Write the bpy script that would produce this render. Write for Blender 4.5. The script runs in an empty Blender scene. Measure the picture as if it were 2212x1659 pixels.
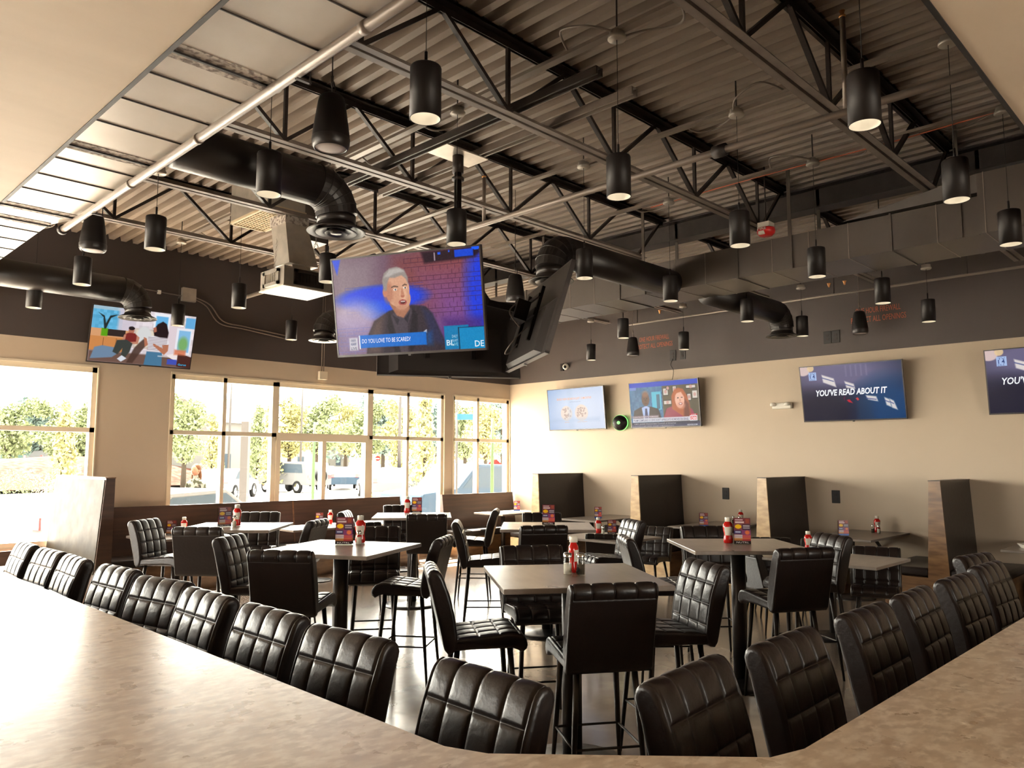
import bpy, bmesh, math, random
import numpy as np
from mathutils import Vector, Matrix
random.seed(7)
rng = np.random.RandomState(5)
PI = math.pi
R = math.radians
sc = bpy.context.scene
col = sc.collection

# ------------------------------------------------------------------ camera
cam_d = bpy.data.cameras.new('camera')
cam = bpy.data.objects.new('camera', cam_d)
col.objects.link(cam)
F_PX = 1673.9
cam_d.sensor_fit = 'HORIZONTAL'
cam_d.sensor_width = 36.0
cam_d.lens = 36.0 * F_PX / 2212.0
cam_d.clip_start = 0.05
cam_d.clip_end = 500
yaw, pitch, roll = R(44.4946), R(5.652), R(0.0857)
fw = Vector((math.cos(yaw) * math.cos(pitch), math.sin(yaw) * math.cos(pitch), math.sin(pitch)))
rt = Vector((math.sin(yaw), -math.cos(yaw), 0))
up = rt.cross(fw)
r2 = rt * math.cos(roll) + up * math.sin(roll)
u2 = -rt * math.sin(roll) + up * math.cos(roll)
m = Matrix((r2, u2, -fw)).transposed().to_4x4()
m.translation = Vector((0, 0, 1.7))
cam.matrix_world = m
sc.camera = cam

# ------------------------------------------------------------------ light
sc.view_settings.view_transform = 'Standard'
sc.view_settings.look = 'None'
sc.view_settings.exposure = 0.12
sc.view_settings.gamma = 1.0
sc.view_settings.use_curve_mapping = False
w = bpy.data.worlds.new('sky'); sc.world = w
w.use_nodes = True
nt = w.node_tree
bg = nt.nodes['Background']
bg.inputs[0].default_value = (1.0, 0.95, 0.85, 1)
bg.inputs[1].default_value = 27.0
sun_d = bpy.data.lights.new('sun', 'SUN')
sun_d.energy = 170.0
sun_d.color = (1.0, 0.92, 0.82)
sun_d.angle = R(0.6)
sun = bpy.data.objects.new('sun', sun_d); col.objects.link(sun)
sun.rotation_euler = Vector((-0.28, -1.0, -1.9)).to_track_quat('-Z', 'Y').to_euler()
for i, (px, wd) in enumerate(((-1.2, 9.0), (7.65, 6.6))):     # sampling portals in the window openings
    a = bpy.data.lights.new('window_portal', 'AREA')
    a.shape = 'RECTANGLE'; a.size = wd; a.size_y = 2.3
    a.cycles.is_portal = True
    o = bpy.data.objects.new('window_portal', a); col.objects.link(o)
    o.location = (px, 11.06, 1.8)
    o.rotation_euler = Vector((0, -1, 0)).to_track_quat('-Z', 'Z').to_euler()
a = bpy.data.lights.new('window_portal', 'AREA')
a.shape = 'RECTANGLE'; a.size = 2.4; a.size_y = 1.9; a.cycles.is_portal = True
o = bpy.data.objects.new('window_portal', a); col.objects.link(o)
o.location = (3.2, -5.1, 1.35); o.rotation_euler = Vector((0, 1, 0)).to_track_quat('-Z', 'Z').to_euler()
a = bpy.data.lights.new('window_portal', 'AREA')
a.shape = 'RECTANGLE'; a.size = 3.6; a.size_y = 2.3; a.cycles.is_portal = True
o = bpy.data.objects.new('window_portal', a); col.objects.link(o)
o.location = (-6.1, 8.0, 1.8); o.rotation_euler = Vector((1, 0, 0)).to_track_quat('-Z', 'Z').to_euler()

# ------------------------------------------------------------------ helpers
def tag(o, label=None, cat=None, group=None, kind=None):
    if label: o['label'] = label
    if cat: o['category'] = cat
    if group: o['group'] = group
    if kind: o['kind'] = kind
    return o

def empty(name, loc=(0, 0, 0), rz=0.0, label=None, cat=None, group=None, kind=None):
    o = bpy.data.objects.new(name, None)
    o.empty_display_size = 0.1
    o.location = loc; o.rotation_euler = (0, 0, rz)
    col.objects.link(o)
    return tag(o, label, cat, group, kind)

def copy_tree(o, parent=None):
    c = o.copy(); col.objects.link(c)
    if parent: c.parent = parent
    for ch in list(o.children):
        copy_tree(ch, c)
    return c

class MB:
    """collects shapes into one mesh"""
    def __init__(s):
        s.v = []; s.f = []; s.m = []; s.mi = 0; s.sm = []; s.smooth = False
    def mat(s, i): s.mi = i; return s
    def sh(s, on=True): s.smooth = on; return s
    def add(s, vs, fs):
        b = len(s.v)
        s.v += [tuple(p) for p in vs]
        for f in fs:
            s.f.append([b + i for i in f]); s.m.append(s.mi); s.sm.append(s.smooth)
        return s
    def box(s, a, b, M=None):
        (x0, y0, z0), (x1, y1, z1) = a, b
        vs = [(x0, y0, z0), (x1, y0, z0), (x1, y1, z0), (x0, y1, z0), (x0, y0, z1), (x1, y0, z1), (x1, y1, z1), (x0, y1, z1)]
        if M is not None: vs = [tuple(M @ Vector(p)) for p in vs]
        return s.add(vs, [(0, 3, 2, 1), (4, 5, 6, 7), (0, 1, 5, 4), (1, 2, 6, 5), (2, 3, 7, 6), (3, 0, 4, 7)])
    def cbox(s, c, d, M=None):
        return s.box([c[i] - d[i] / 2 for i in range(3)], [c[i] + d[i] / 2 for i in range(3)], M)
    def bbox(s, a, b, r=0.01, n=2):
        """rounded box"""
        bm = bmesh.new()
        bmesh.ops.create_cube(bm, size=1)
        for v in bm.verts:
            v.co = Vector([(a[i] + b[i]) / 2 + v.co[i] * (b[i] - a[i]) for i in range(3)])
        bmesh.ops.bevel(bm, geom=bm.edges[:], offset=r, segments=n, profile=0.5, affect='EDGES')
        bm.verts.index_update()
        s.add([v.co[:] for v in bm.verts], [[v.index for v in f.verts] for f in bm.faces])
        bm.free(); return s
    def bar(s, p, q, w, h, upv=(0, 0, 1)):
        """rectangular bar from p to q"""
        p, q = Vector(p), Vector(q); d = (q - p); L = d.length; d.normalize()
        u = Vector(upv); sd = d.cross(u)
        if sd.length < 1e-4: sd = d.cross(Vector((1, 0, 0)))
        sd.normalize(); u = sd.cross(d)
        vs = []
        for t in (p, q):
            for a, b in ((-1, -1), (1, -1), (1, 1), (-1, 1)):
                vs.append(t + sd * a * w / 2 + u * b * h / 2)
        return s.add(vs, [(0, 3, 2, 1), (4, 5, 6, 7), (0, 1, 5, 4), (1, 2, 6, 5), (2, 3, 7, 6), (3, 0, 4, 7)])
    def tube(s, pts, r, n=10, cap=True):
        pts = [Vector(p) for p in pts]
        if not hasattr(r, '__len__'): r = [r] * len(pts)
        rings = []; prev = None
        for i, p in enumerate(pts):
            a = pts[max(i - 1, 0)]; b = pts[min(i + 1, len(pts) - 1)]
            t = (b - a).normalized()
            if prev is None:
                u = t.orthogonal().normalized()
            else:
                u = (prev - t * prev.dot(t)).normalized()
            prev = u; v = t.cross(u)
            rings.append([p + (u * math.cos(2 * PI * k / n) + v * math.sin(2 * PI * k / n)) * r[i] for k in range(n)])
        vs = [q for rg in rings for q in rg]; fs = []
        for i in range(len(pts) - 1):
            for k in range(n):
                fs.append((i * n + k, i * n + (k + 1) % n, (i + 1) * n + (k + 1) % n, (i + 1) * n + k))
        if cap:
            fs.append(list(range(n))[::-1]); fs.append([(len(pts) - 1) * n + k for k in range(n)])
        return s.add(vs, fs)
    def lathe(s, prof, n=24, c=(0, 0, 0), cap=(True, True)):
        vs = []; fs = []
        for (r, z) in prof:
            for k in range(n):
                a = 2 * PI * k / n
                vs.append((c[0] + r * math.cos(a), c[1] + r * math.sin(a), c[2] + z))
        L = len(prof)
        for i in range(L - 1):
            for k in range(n):
                fs.append((i * n + k, i * n + (k + 1) % n, (i + 1) * n + (k + 1) % n, (i + 1) * n + k))
        if cap[0]: fs.append(list(range(n))[::-1])
        if cap[1]: fs.append([(L - 1) * n + k for k in range(n)])
        return s.add(vs, fs)
    def prism(s, poly, z0, z1):
        n = len(poly)
        vs = [(x, y, z0) for x, y in poly] + [(x, y, z1) for x, y in poly]
        fs = [list(range(n))[::-1], [n + i for i in range(n)]]
        fs += [(i, (i + 1) % n, n + (i + 1) % n, n + i) for i in range(n)]
        return s.add(vs, fs)
    def ball(s, c, rx, ry=None, rz=None, n=12):
        ry = ry or rx; rz = rz or rx
        prof = [(math.sin(PI * i / n), -math.cos(PI * i / n)) for i in range(n + 1)]
        vs = []; fs = []; k2 = n * 2
        for (r, z) in prof:
            for k in range(k2):
                a = 2 * PI * k / k2
                vs.append((c[0] + rx * r * math.cos(a), c[1] + ry * r * math.sin(a), c[2] + rz * z))
        for i in range(n):
            for k in range(k2):
                fs.append((i * k2 + k, i * k2 + (k + 1) % k2, (i + 1) * k2 + (k + 1) % k2, (i + 1) * k2 + k))
        return s.add(vs, fs)
    def build(s, name, mats, parent=None, loc=None):
        if not isinstance(mats, (list, tuple)): mats = [mats]
        me = bpy.data.meshes.new(name)
        me.from_pydata(s.v, [], s.f)
        for mt in mats: me.materials.append(mt)
        me.polygons.foreach_set('material_index', s.m)
        me.polygons.foreach_set('use_smooth', s.sm)
        me.validate()
        bm = bmesh.new(); bm.from_mesh(me)
        bmesh.ops.remove_doubles(bm, verts=bm.verts, dist=1e-5)
        bmesh.ops.recalc_face_normals(bm, faces=bm.faces)
        bm.to_mesh(me); bm.free()
        o = bpy.data.objects.new(name, me); col.objects.link(o)
        if parent: o.parent = parent
        if loc: o.location = loc
        return o

def arc_pts(p, c, q, n=8):
    p, c, q = Vector(p), Vector(c), Vector(q)
    return [p * (1 - t) ** 2 + c * 2 * t * (1 - t) + q * t * t for t in [i / n for i in range(n + 1)]]

def spline(pts, n=6):
    P = [Vector(p) for p in pts]; out = []
    for i in range(len(P) - 1):
        a = P[max(i - 1, 0)]; b = P[i]; c = P[i + 1]; d = P[min(i + 2, len(P) - 1)]
        for k in range(n):
            t = k / n
            out.append(0.5 * ((2 * b) + (c - a) * t + (2 * a - 5 * b + 4 * c - d) * t * t + (3 * b - 3 * c + d - a) * t ** 3))
    out.append(P[-1]); return out

# ------------------------------------------------------------------ materials
def s2l(c):
    return tuple(((x / 255.0 + 0.055) / 1.055) ** 2.4 if x / 255.0 > 0.04045 else x / 255.0 / 12.92 for x in c)

def mat(name, base, rough=0.5, metal=0.0, spec=0.5, bump=None, var=None, rvar=None, coat=0.0, trans=0.0, emit=None, est=0.0, coord='Object'):
    """base linear colour; bump=(scale, strength, detail); var=(colour2, scale, detail, lo, hi, stretch)"""
    mt = bpy.data.materials.new(name); mt.use_nodes = True
    n = mt.node_tree.nodes; l = mt.node_tree.links; b = n['Principled BSDF']
    b.inputs['Base Color'].default_value = (*base, 1)
    b.inputs['Roughness'].default_value = rough
    b.inputs['Metallic'].default_value = metal
    b.inputs['Specular IOR Level'].default_value = spec
    b.inputs['Coat Weight'].default_value = coat; b.inputs['Coat Roughness'].default_value = 0.16
    b.inputs['Transmission Weight'].default_value = trans
    if emit:
        b.inputs['Emission Color'].default_value = (*emit, 1); b.inputs['Emission Strength'].default_value = est
    tc = n.new('ShaderNodeTexCoord')
    def noise(scale, detail, stretch=None):
        src = tc.outputs[coord]
        if stretch:
            mp = n.new('ShaderNodeMapping'); mp.inputs['Scale'].default_value = stretch
            l.new(src, mp.inputs[0]); src = mp.outputs[0]
        t = n.new('ShaderNodeTexNoise'); t.inputs['Scale'].default_value = scale; t.inputs['Detail'].default_value = detail
        l.new(src, t.inputs['Vector']); return t
    if var:
        vs = var if isinstance(var, list) else [var]
        cur = None
        for (c2, scl, det, lo, hi, st) in vs:
            t = noise(scl, det, st)
            mr = n.new('ShaderNodeMapRange'); mr.inputs[1].default_value = lo; mr.inputs[2].default_value = hi
            l.new(t.outputs['Fac'], mr.inputs[0])
            mx = n.new('ShaderNodeMix'); mx.data_type = 'RGBA'
            l.new(mr.outputs[0], mx.inputs[0])
            if cur is None: mx.inputs[6].default_value = (*base, 1)
            else: l.new(cur, mx.inputs[6])
            mx.inputs[7].default_value = (*c2, 1)
            cur = mx.outputs[2]
        l.new(cur, b.inputs['Base Color'])
    if rvar:
        t = noise(rvar[0], rvar[1]); mr = n.new('ShaderNodeMapRange')
        mr.inputs[3].default_value = rvar[2]; mr.inputs[4].default_value = rvar[3]
        l.new(t.outputs['Fac'], mr.inputs[0]); l.new(mr.outputs[0], b.inputs['Roughness'])
    if bump:
        t = noise(bump[0], bump[2]); bp = n.new('ShaderNodeBump')
        bp.inputs['Strength'].default_value = bump[1]; bp.inputs['Distance'].default_value = 0.01
        l.new(t.outputs['Fac'], bp.inputs['Height']); l.new(bp.outputs[0], b.inputs['Normal'])
    return mt

M = {}
M['leather'] = mat('black_leather', (0.016, 0.0095, 0.0075), 0.30, spec=0.45, bump=(45, 0.16, 5), rvar=(9, 3, 0.25, 0.42))
M['leg'] = mat('dark_metal_leg', (0.035, 0.028, 0.024), 0.38, 0.6)
M['top'] = mat('grey_laminate', (0.33, 0.275, 0.235), 0.30, spec=0.5, var=((0.27, 0.225, 0.19), 5, 6, 0.35, 0.7, (1, 4, 1)), rvar=(4, 4, 0.24, 0.36))
M['topedge'] = mat('laminate_edge', (0.55, 0.48, 0.42), 0.4)
M['base'] = mat('black_cast_base', (0.015, 0.012, 0.011), 0.35)
M['counter'] = mat('tan_laminate_counter', (0.66, 0.52, 0.375), 0.29, spec=0.5,
                   var=[((0.50, 0.375, 0.255), 11.0, 12, 0.36, 0.64, (1.0, 1.7, 1)), ((0.78, 0.66, 0.51), 24, 12, 0.46, 0.66, (1.0, 1.6, 1)), ((0.8, 0.68, 0.52), 55, 6, 0.68, 0.78, (1, 1.5, 1))],
                   rvar=(11, 10, 0.22, 0.36))
M['cedge'] = mat('counter_edge', (0.50, 0.34, 0.21), 0.35)
M['barwall'] = mat('bar_front', (0.10, 0.055, 0.03), 0.5, var=((0.05, 0.03, 0.018), 4, 6, 0.3, 0.7, (1, 1, 6)))
M['floor'] = mat('polished_concrete', (0.36, 0.285, 0.22), 0.2, spec=0.7, coat=0.7,
                 var=[((0.21, 0.165, 0.13), 1.2, 8, 0.35, 0.7, None), ((0.38, 0.31, 0.25), 5, 8, 0.5, 0.8, None)], rvar=(3, 6, 0.14, 0.30), bump=(9, 0.02, 4))
M['black'] = mat('black_paint', (0.009, 0.006, 0.005), 0.5, spec=0.25)
M['matblack'] = mat('matt_black', (0.012, 0.009, 0.008), 0.6)
M['ductblack'] = mat('black_duct_paint', (0.013, 0.009, 0.007), 0.42, spec=0.4, bump=(14, 0.05, 3))
M['ductdark'] = mat('dark_painted_duct', (0.060, 0.045, 0.034), 0.42, bump=(3, 0.06, 3), var=((0.058, 0.044, 0.033), 2, 5, 0.3, 0.7, None))
M['steel'] = mat('dark_painted_steel', (0.020, 0.013, 0.010), 0.5, spec=0.3, var=((0.030, 0.021, 0.017), 9, 3, 0.4, 0.7, None))
M['chord'] = mat('lit_chord_paint', (0.13, 0.10, 0.08), 0.45, var=((0.17, 0.135, 0.11), 8, 3, 0.4, 0.7, None))  # joist paint made paler than the steel, light from below set in colour
M['deck'] = mat('metal_roof_deck', (0.27, 0.212, 0.168), 0.48, 0.0, var=((0.235, 0.182, 0.142), 3, 3, 0.35, 0.7, (3, 0.3, 1)))
M['galv'] = mat('galvanised_metal', (0.55, 0.50, 0.43), 0.33, 0.55, var=((0.42, 0.38, 0.33), 7, 5, 0.35, 0.65, None))
M['panel'] = mat('pale_duct_metal', (0.62, 0.56, 0.50), 0.36, 0.25, bump=(2.5, 0.12, 3), var=((0.55, 0.49, 0.42), 3, 5, 0.3, 0.7, None))
M['sealant'] = mat('duct_sealant', (0.17, 0.13, 0.11), 0.8, var=((0.5, 0.44, 0.38), 30, 8, 0.42, 0.55, None), bump=(60, 0.6, 5))
M['pipe'] = mat('pale_pipe', (0.19, 0.15, 0.12), 0.38, 0.2)
M['soffit'] = mat('tan_soffit_paint', (0.56, 0.455, 0.345), 0.62, var=((0.51, 0.41, 0.305), 1.6, 6, 0.35, 0.7, (1, 3, 1)), bump=(5, 0.03, 4))
M['frame'] = mat('cream_window_frame', (0.74, 0.64, 0.48), 0.4)
M['wood'] = mat('stained_birch_wood', (0.20, 0.105, 0.045), 0.36, var=[((0.10, 0.048, 0.02), 3, 8, 0.35, 0.65, (1, 1, 7)), ((0.30, 0.17, 0.075), 2, 4, 0.5, 0.8, (1, 1, 3))], rvar=(8, 5, 0.28, 0.45))
M['woodlt'] = mat('pale_stained_panel', (0.52, 0.36, 0.19), 0.26, var=((0.36, 0.23, 0.115), 5, 7, 0.4, 0.65, (1, 1, 3)), rvar=(5, 6, 0.2, 0.4))
M['wooddk'] = mat('dark_stained_wood', (0.050, 0.026, 0.017), 0.38, var=((0.08, 0.042, 0.026), 3, 8, 0.4, 0.7, (0.5, 1, 7)))
M['vinyl'] = mat('dark_vinyl', (0.018, 0.012, 0.010), 0.36, bump=(16, 0.18, 4))
M['white'] = mat('white_plastic', (0.75, 0.70, 0.60), 0.35)
M['offwhite'] = mat('off_white_reflector', (0.70, 0.66, 0.58), 0.35)
M['red'] = mat('ketchup_red', (0.55, 0.012, 0.008), 0.2, spec=0.6)
M['chrome'] = mat('chrome', (0.8, 0.78, 0.75), 0.12, 1.0)
M['pepper'] = mat('ground_pepper', (0.09, 0.07, 0.05), 0.8)
M['salt'] = mat('white_salt', (0.82, 0.8, 0.75), 0.7)
M['lamp'] = mat('lamp_diffuser', (0.9, 0.85, 0.75), 0.5, emit=(1.0, 0.93, 0.80), est=9.0)
M['green'] = mat('green_light_ring', (0.1, 0.6, 0.1), 0.4, emit=(0.30, 1.0, 0.25), est=1.2)
M['stencil'] = mat('orange_stencil_paint', (0.42, 0.10, 0.04), 0.7)
M['brass'] = mat('sprinkler_brass', (0.6, 0.28, 0.10), 0.3, 0.8)
M['alarm'] = mat('alarm_red', (0.6, 0.02, 0.02), 0.3)
M['asphalt'] = mat('pale_paving', (0.42, 0.40, 0.37), 0.9, spec=0.03, var=((0.5, 0.47, 0.43), 2, 5, 0.3, 0.7, None))
M['kerb'] = mat('kerb_concrete', (0.6, 0.57, 0.52), 0.9, spec=0.03)
M['mulch'] = mat('red_mulch', (0.022, 0.006, 0.0035), 0.95, spec=0.03, var=((0.035, 0.018, 0.013), 3, 8, 0.4, 0.65, None), bump=(20, 1.0, 4))
M['leafA'] = mat('pale_green_leaves', (0.095, 0.11, 0.055), 0.8, spec=0.03)
M['leafB'] = mat('yellow_green_leaves', (0.15, 0.14, 0.06), 0.8, spec=0.03)
M['leafC'] = mat('blue_green_leaves', (0.062, 0.085, 0.075), 0.8, spec=0.03)
M['leafP'] = mat('pink_flowering_leaves', (0.16, 0.11, 0.095), 0.8, spec=0.03)
M['bark'] = mat('bark', (0.02, 0.016, 0.012), 0.9, spec=0.03)
M['carw'] = mat('white_car_paint', (0.05, 0.05, 0.05), 0.5, spec=0.03)
M['carb'] = mat('blue_car_paint', (0.014, 0.022, 0.032), 0.5, spec=0.03)
M['carg'] = mat('grey_car_paint', (0.025, 0.027, 0.03), 0.5, spec=0.03)
M['carglass'] = mat('car_window_glass', (0.016, 0.022, 0.028), 0.5, spec=0.03)
M['tyre'] = mat('tyre_rubber', (0.006, 0.006, 0.006), 0.8, spec=0.03)
M['hwall'] = mat('white_siding', (0.065, 0.063, 0.058), 0.8, spec=0.03)
M['hroof'] = mat('pale_shingle_roof', (0.042, 0.036, 0.033), 0.9, spec=0.03)
M['tarp'] = mat('green_shed_side', (0.02, 0.035, 0.033), 0.7, spec=0.03)
M['polemetal'] = mat('grey_pole', (0.03, 0.027, 0.025), 0.5, spec=0.03)
M['greenpost'] = mat('green_post', (0.03, 0.045, 0.022), 0.6, spec=0.03)
M['signred'] = mat('stop_sign_red', (0.10, 0.004, 0.004), 0.5, spec=0.03)
M['signblue'] = mat('blue_sign', (0.015, 0.05, 0.09), 0.5, spec=0.03)
M['skin'] = mat('skin', (0.12, 0.055, 0.035), 0.5, spec=0.03)
M['hair'] = mat('brown_hair', (0.04, 0.016, 0.007), 0.6, spec=0.03)
M['camo'] = mat('camouflage_cloth', (0.02, 0.02, 0.012), 0.9, spec=0.03, var=((0.09, 0.085, 0.07), 14, 2, 0.48, 0.52, None))
M['fry'] = mat('fried_food', (0.5, 0.22, 0.06), 0.6)

def glass_mat(name, tint=(0.97, 0.98, 0.97), refl=0.05):
    mt = bpy.data.materials.new(name); mt.use_nodes = True
    n = mt.node_tree.nodes; l = mt.node_tree.links; n.clear()
    o = n.new('ShaderNodeOutputMaterial'); mx = n.new('ShaderNodeMixShader')
    t = n.new('ShaderNodeBsdfTransparent'); g = n.new('ShaderNodeBsdfGlossy'); fr = n.new('ShaderNodeLayerWeight'); fr.inputs[0].default_value = 0.12
    t.inputs[0].default_value = (*tint, 1); g.inputs['Roughness'].default_value = 0.02
    pw = n.new('ShaderNodeMath'); pw.operation = 'POWER'; pw.inputs[1].default_value = 3.0; l.new(fr.outputs[1], pw.inputs[0])
    ad = n.new('ShaderNodeMath'); ad.operation = 'MULTIPLY_ADD'; ad.inputs[1].default_value = 0.6; ad.inputs[2].default_value = refl * 0.6; l.new(pw.outputs[0], ad.inputs[0])
    l.new(ad.outputs[0], mx.inputs[0]); l.new(t.outputs[0], mx.inputs[1]); l.new(g.outputs[0], mx.inputs[2]); l.new(mx.outputs[0], o.inputs[0])
    return mt
M['glass'] = glass_mat('window_glass')
M['clear'] = glass_mat('clear_plastic', (0.86, 0.85, 0.80), 0.055)

def wall_mat():
    """tan wall, repainted dark above 3.22 m"""
    mt = mat('two_tone_wall_paint', (0.56, 0.45, 0.33), 0.62, bump=(120, 0.05, 2))
    n = mt.node_tree.nodes; l = mt.node_tree.links; b = n['Principled BSDF']
    g = n.new('ShaderNodeNewGeometry'); sp = n.new('ShaderNodeSeparateXYZ'); l.new(g.outputs['Position'], sp.inputs[0])
    c = n.new('ShaderNodeMath'); c.operation = 'GREATER_THAN'; c.inputs[1].default_value = 3.222; l.new(sp.outputs[2], c.inputs[0])
    tn = n.new('ShaderNodeTexNoise'); tn.inputs['Scale'].default_value = 1.5; tn.inputs['Detail'].default_value = 6
    l.new(g.outputs['Position'], tn.inputs['Vector'])
    lo = n.new('ShaderNodeMix'); lo.data_type = 'RGBA'; lo.inputs[6].default_value = (0.55, 0.445, 0.33, 1); lo.inputs[7].default_value = (0.51, 0.41, 0.30, 1)
    hi = n.new('ShaderNodeMix'); hi.data_type = 'RGBA'; hi.inputs[6].default_value = (0.055, 0.040, 0.034, 1); hi.inputs[7].default_value = (0.042, 0.031, 0.027, 1)
    mx = n.new('ShaderNodeMix'); mx.data_type = 'RGBA'
    for q in (lo, hi): l.new(tn.outputs['Fac'], q.inputs[0])
    l.new(c.outputs[0], mx.inputs[0]); l.new(lo.outputs[2], mx.inputs[6]); l.new(hi.outputs[2], mx.inputs[7])
    l.new(mx.outputs[2], b.inputs['Base Color'])
    return mt
M['wall'] = wall_mat()

def screen_mat(name, st=1.0, gloss=True):
    mt = bpy.data.materials.new(name); mt.use_nodes = True
    n = mt.node_tree.nodes; l = mt.node_tree.links; b = n['Principled BSDF']
    at = n.new('ShaderNodeAttribute'); at.attribute_name = 'pic'
    b.inputs['Base Color'].default_value = (0.004, 0.004, 0.004, 1); b.inputs['Roughness'].default_value = 0.25; b.inputs['Specular IOR Level'].default_value = 0.12
    l.new(at.outputs['Color'], b.inputs['Emission Color']); b.inputs['Emission Strength'].default_value = st * 0.92
    return mt
M['screen'] = screen_mat('television_picture')
def print_mat():
    mt = bpy.data.materials.new('printed_card'); mt.use_nodes = True
    n = mt.node_tree.nodes; l = mt.node_tree.links; b = n['Principled BSDF']
    at = n.new('ShaderNodeAttribute'); at.attribute_name = 'pic'
    l.new(at.outputs['Color'], b.inputs['Base Color']); b.inputs['Roughness'].default_value = 0.3
    return mt
M['print'] = print_mat()

_fontcache = {}
def text_mesh(txt, size=1.0, shear=0.0, bold=0.0, sx=1.0):
    """verts (x, y) and faces of a flat text, width returned"""
    key = (txt, size, shear, bold, sx)
    if key in _fontcache: return _fontcache[key]
    cu = bpy.data.curves.new('t', 'FONT'); cu.body = txt; cu.size = size; cu.shear = shear; cu.offset = bold
    cu.resolution_u = 2; cu.fill_mode = 'FRONT'
    ob = bpy.data.objects.new('t', cu); col.objects.link(ob)
    dg = bpy.context.evaluated_depsgraph_get()
    me = bpy.data.meshes.new_from_object(ob.evaluated_get(dg))
    vs = [(v.co.x * sx, v.co.y) for v in me.vertices]; fs = [list(p.vertices) for p in me.polygons]
    bpy.data.objects.remove(ob); bpy.data.meshes.remove(me); bpy.data.curves.remove(cu)
    x0 = min(v[0] for v in vs); x1 = max(v[0] for v in vs)
    vs = [(v[0] - x0, v[1]) for v in vs]
    _fontcache[key] = (vs, fs, x1 - x0)
    return _fontcache[key]

# ------------------------------------------------------------------ tiny picture painter (what the screens and printed cards show)
class Pic:
    def __init__(s, w, h, c=(0, 0, 0)):
        s.w, s.h = w, h
        s.a = np.zeros((h, w, 3)); s.a[:] = c
        s.y, s.x = np.mgrid[0:h, 0:w]; s.x = (s.x + 0.5) / w; s.y = (s.y + 0.5) / h
        s.asp = w / h
    def blend(s, k, c, al=1.0):
        k = np.clip(k, 0, 1)[..., None] * al
        s.a = s.a * (1 - k) + np.array(c, float) * k; return s
    def grad(s, c0, c1, ang=0.0):
        t = s.x * math.cos(ang) + s.y * math.sin(ang); t = (t - t.min()) / (t.max() - t.min())
        s.a = np.array(c0, float) * (1 - t[..., None]) + np.array(c1, float) * t[..., None]; return s
    def rect(s, x0, y0, x1, y1, c, al=1.0, soft=0.004):
        k = np.minimum(np.minimum(s.x - x0, x1 - s.x), (np.minimum(s.y - y0, y1 - s.y)) / s.asp) / soft + 0.5
        return s.blend(k, c, al)
    def ell(s, cx, cy, rx, ry, c, al=1.0, soft=0.08, rot=0.0):
        dx = s.x - cx; dy = (s.y - cy) / s.asp; ca, sa = math.cos(rot), math.sin(rot)
        u = (dx * ca + dy * sa) / rx; v = (-dx * sa + dy * ca) / (ry / s.asp)
        return s.blend((1 - np.sqrt(u * u + v * v)) / soft + 0.5, c, al)
    def poly(s, pts, c, al=1.0, soft=0.005):
        inside = np.zeros(s.x.shape, bool); d = np.full(s.x.shape, 9.0)
        n = len(pts)
        for i in range(n):
            x0, y0 = pts[i]; x1, y1 = pts[(i + 1) % n]
            cnd = ((y0 > s.y) != (y1 > s.y)) & (s.x < (x1 - x0) * (s.y - y0) / (y1 - y0 + 1e-12) + x0)
            inside ^= cnd
            ex, ey = x1 - x0, (y1 - y0) / s.asp; px, py = s.x - x0, (s.y - y0) / s.asp
            t = np.clip((px * ex + py * ey) / (ex * ex + ey * ey + 1e-12), 0, 1)
            d = np.minimum(d, np.hypot(px - t * ex, py - t * ey))
        return s.blend(np.where(inside, d, -d) / soft + 0.5, c, al)
    def bricks(s, x0, y0, x1, y1, c, rows=10, al=0.5):
        r = np.floor((s.y - y0) / (y1 - y0) * rows); fy = (s.y - y0) / (y1 - y0) * rows - r
        bx = (s.x - x0) / (x1 - x0) * rows * 0.8 + 0.5 * (r % 2); fx = bx - np.floor(bx)
        k = ((fy < 0.14) | (fx < 0.06)) & (s.x > x0) & (s.x < x1) & (s.y > y0) & (s.y < y1)
        return s.blend(k.astype(float), c, al)
    def noise(s, amt, blk=3):
        n = rng.rand(s.h // blk + 2, s.w // blk + 2)
        n = np.kron(n, np.ones((blk, blk)))[:s.h, :s.w]
        s.a = s.a + (n[..., None] - 0.5) * amt; return s

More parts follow.
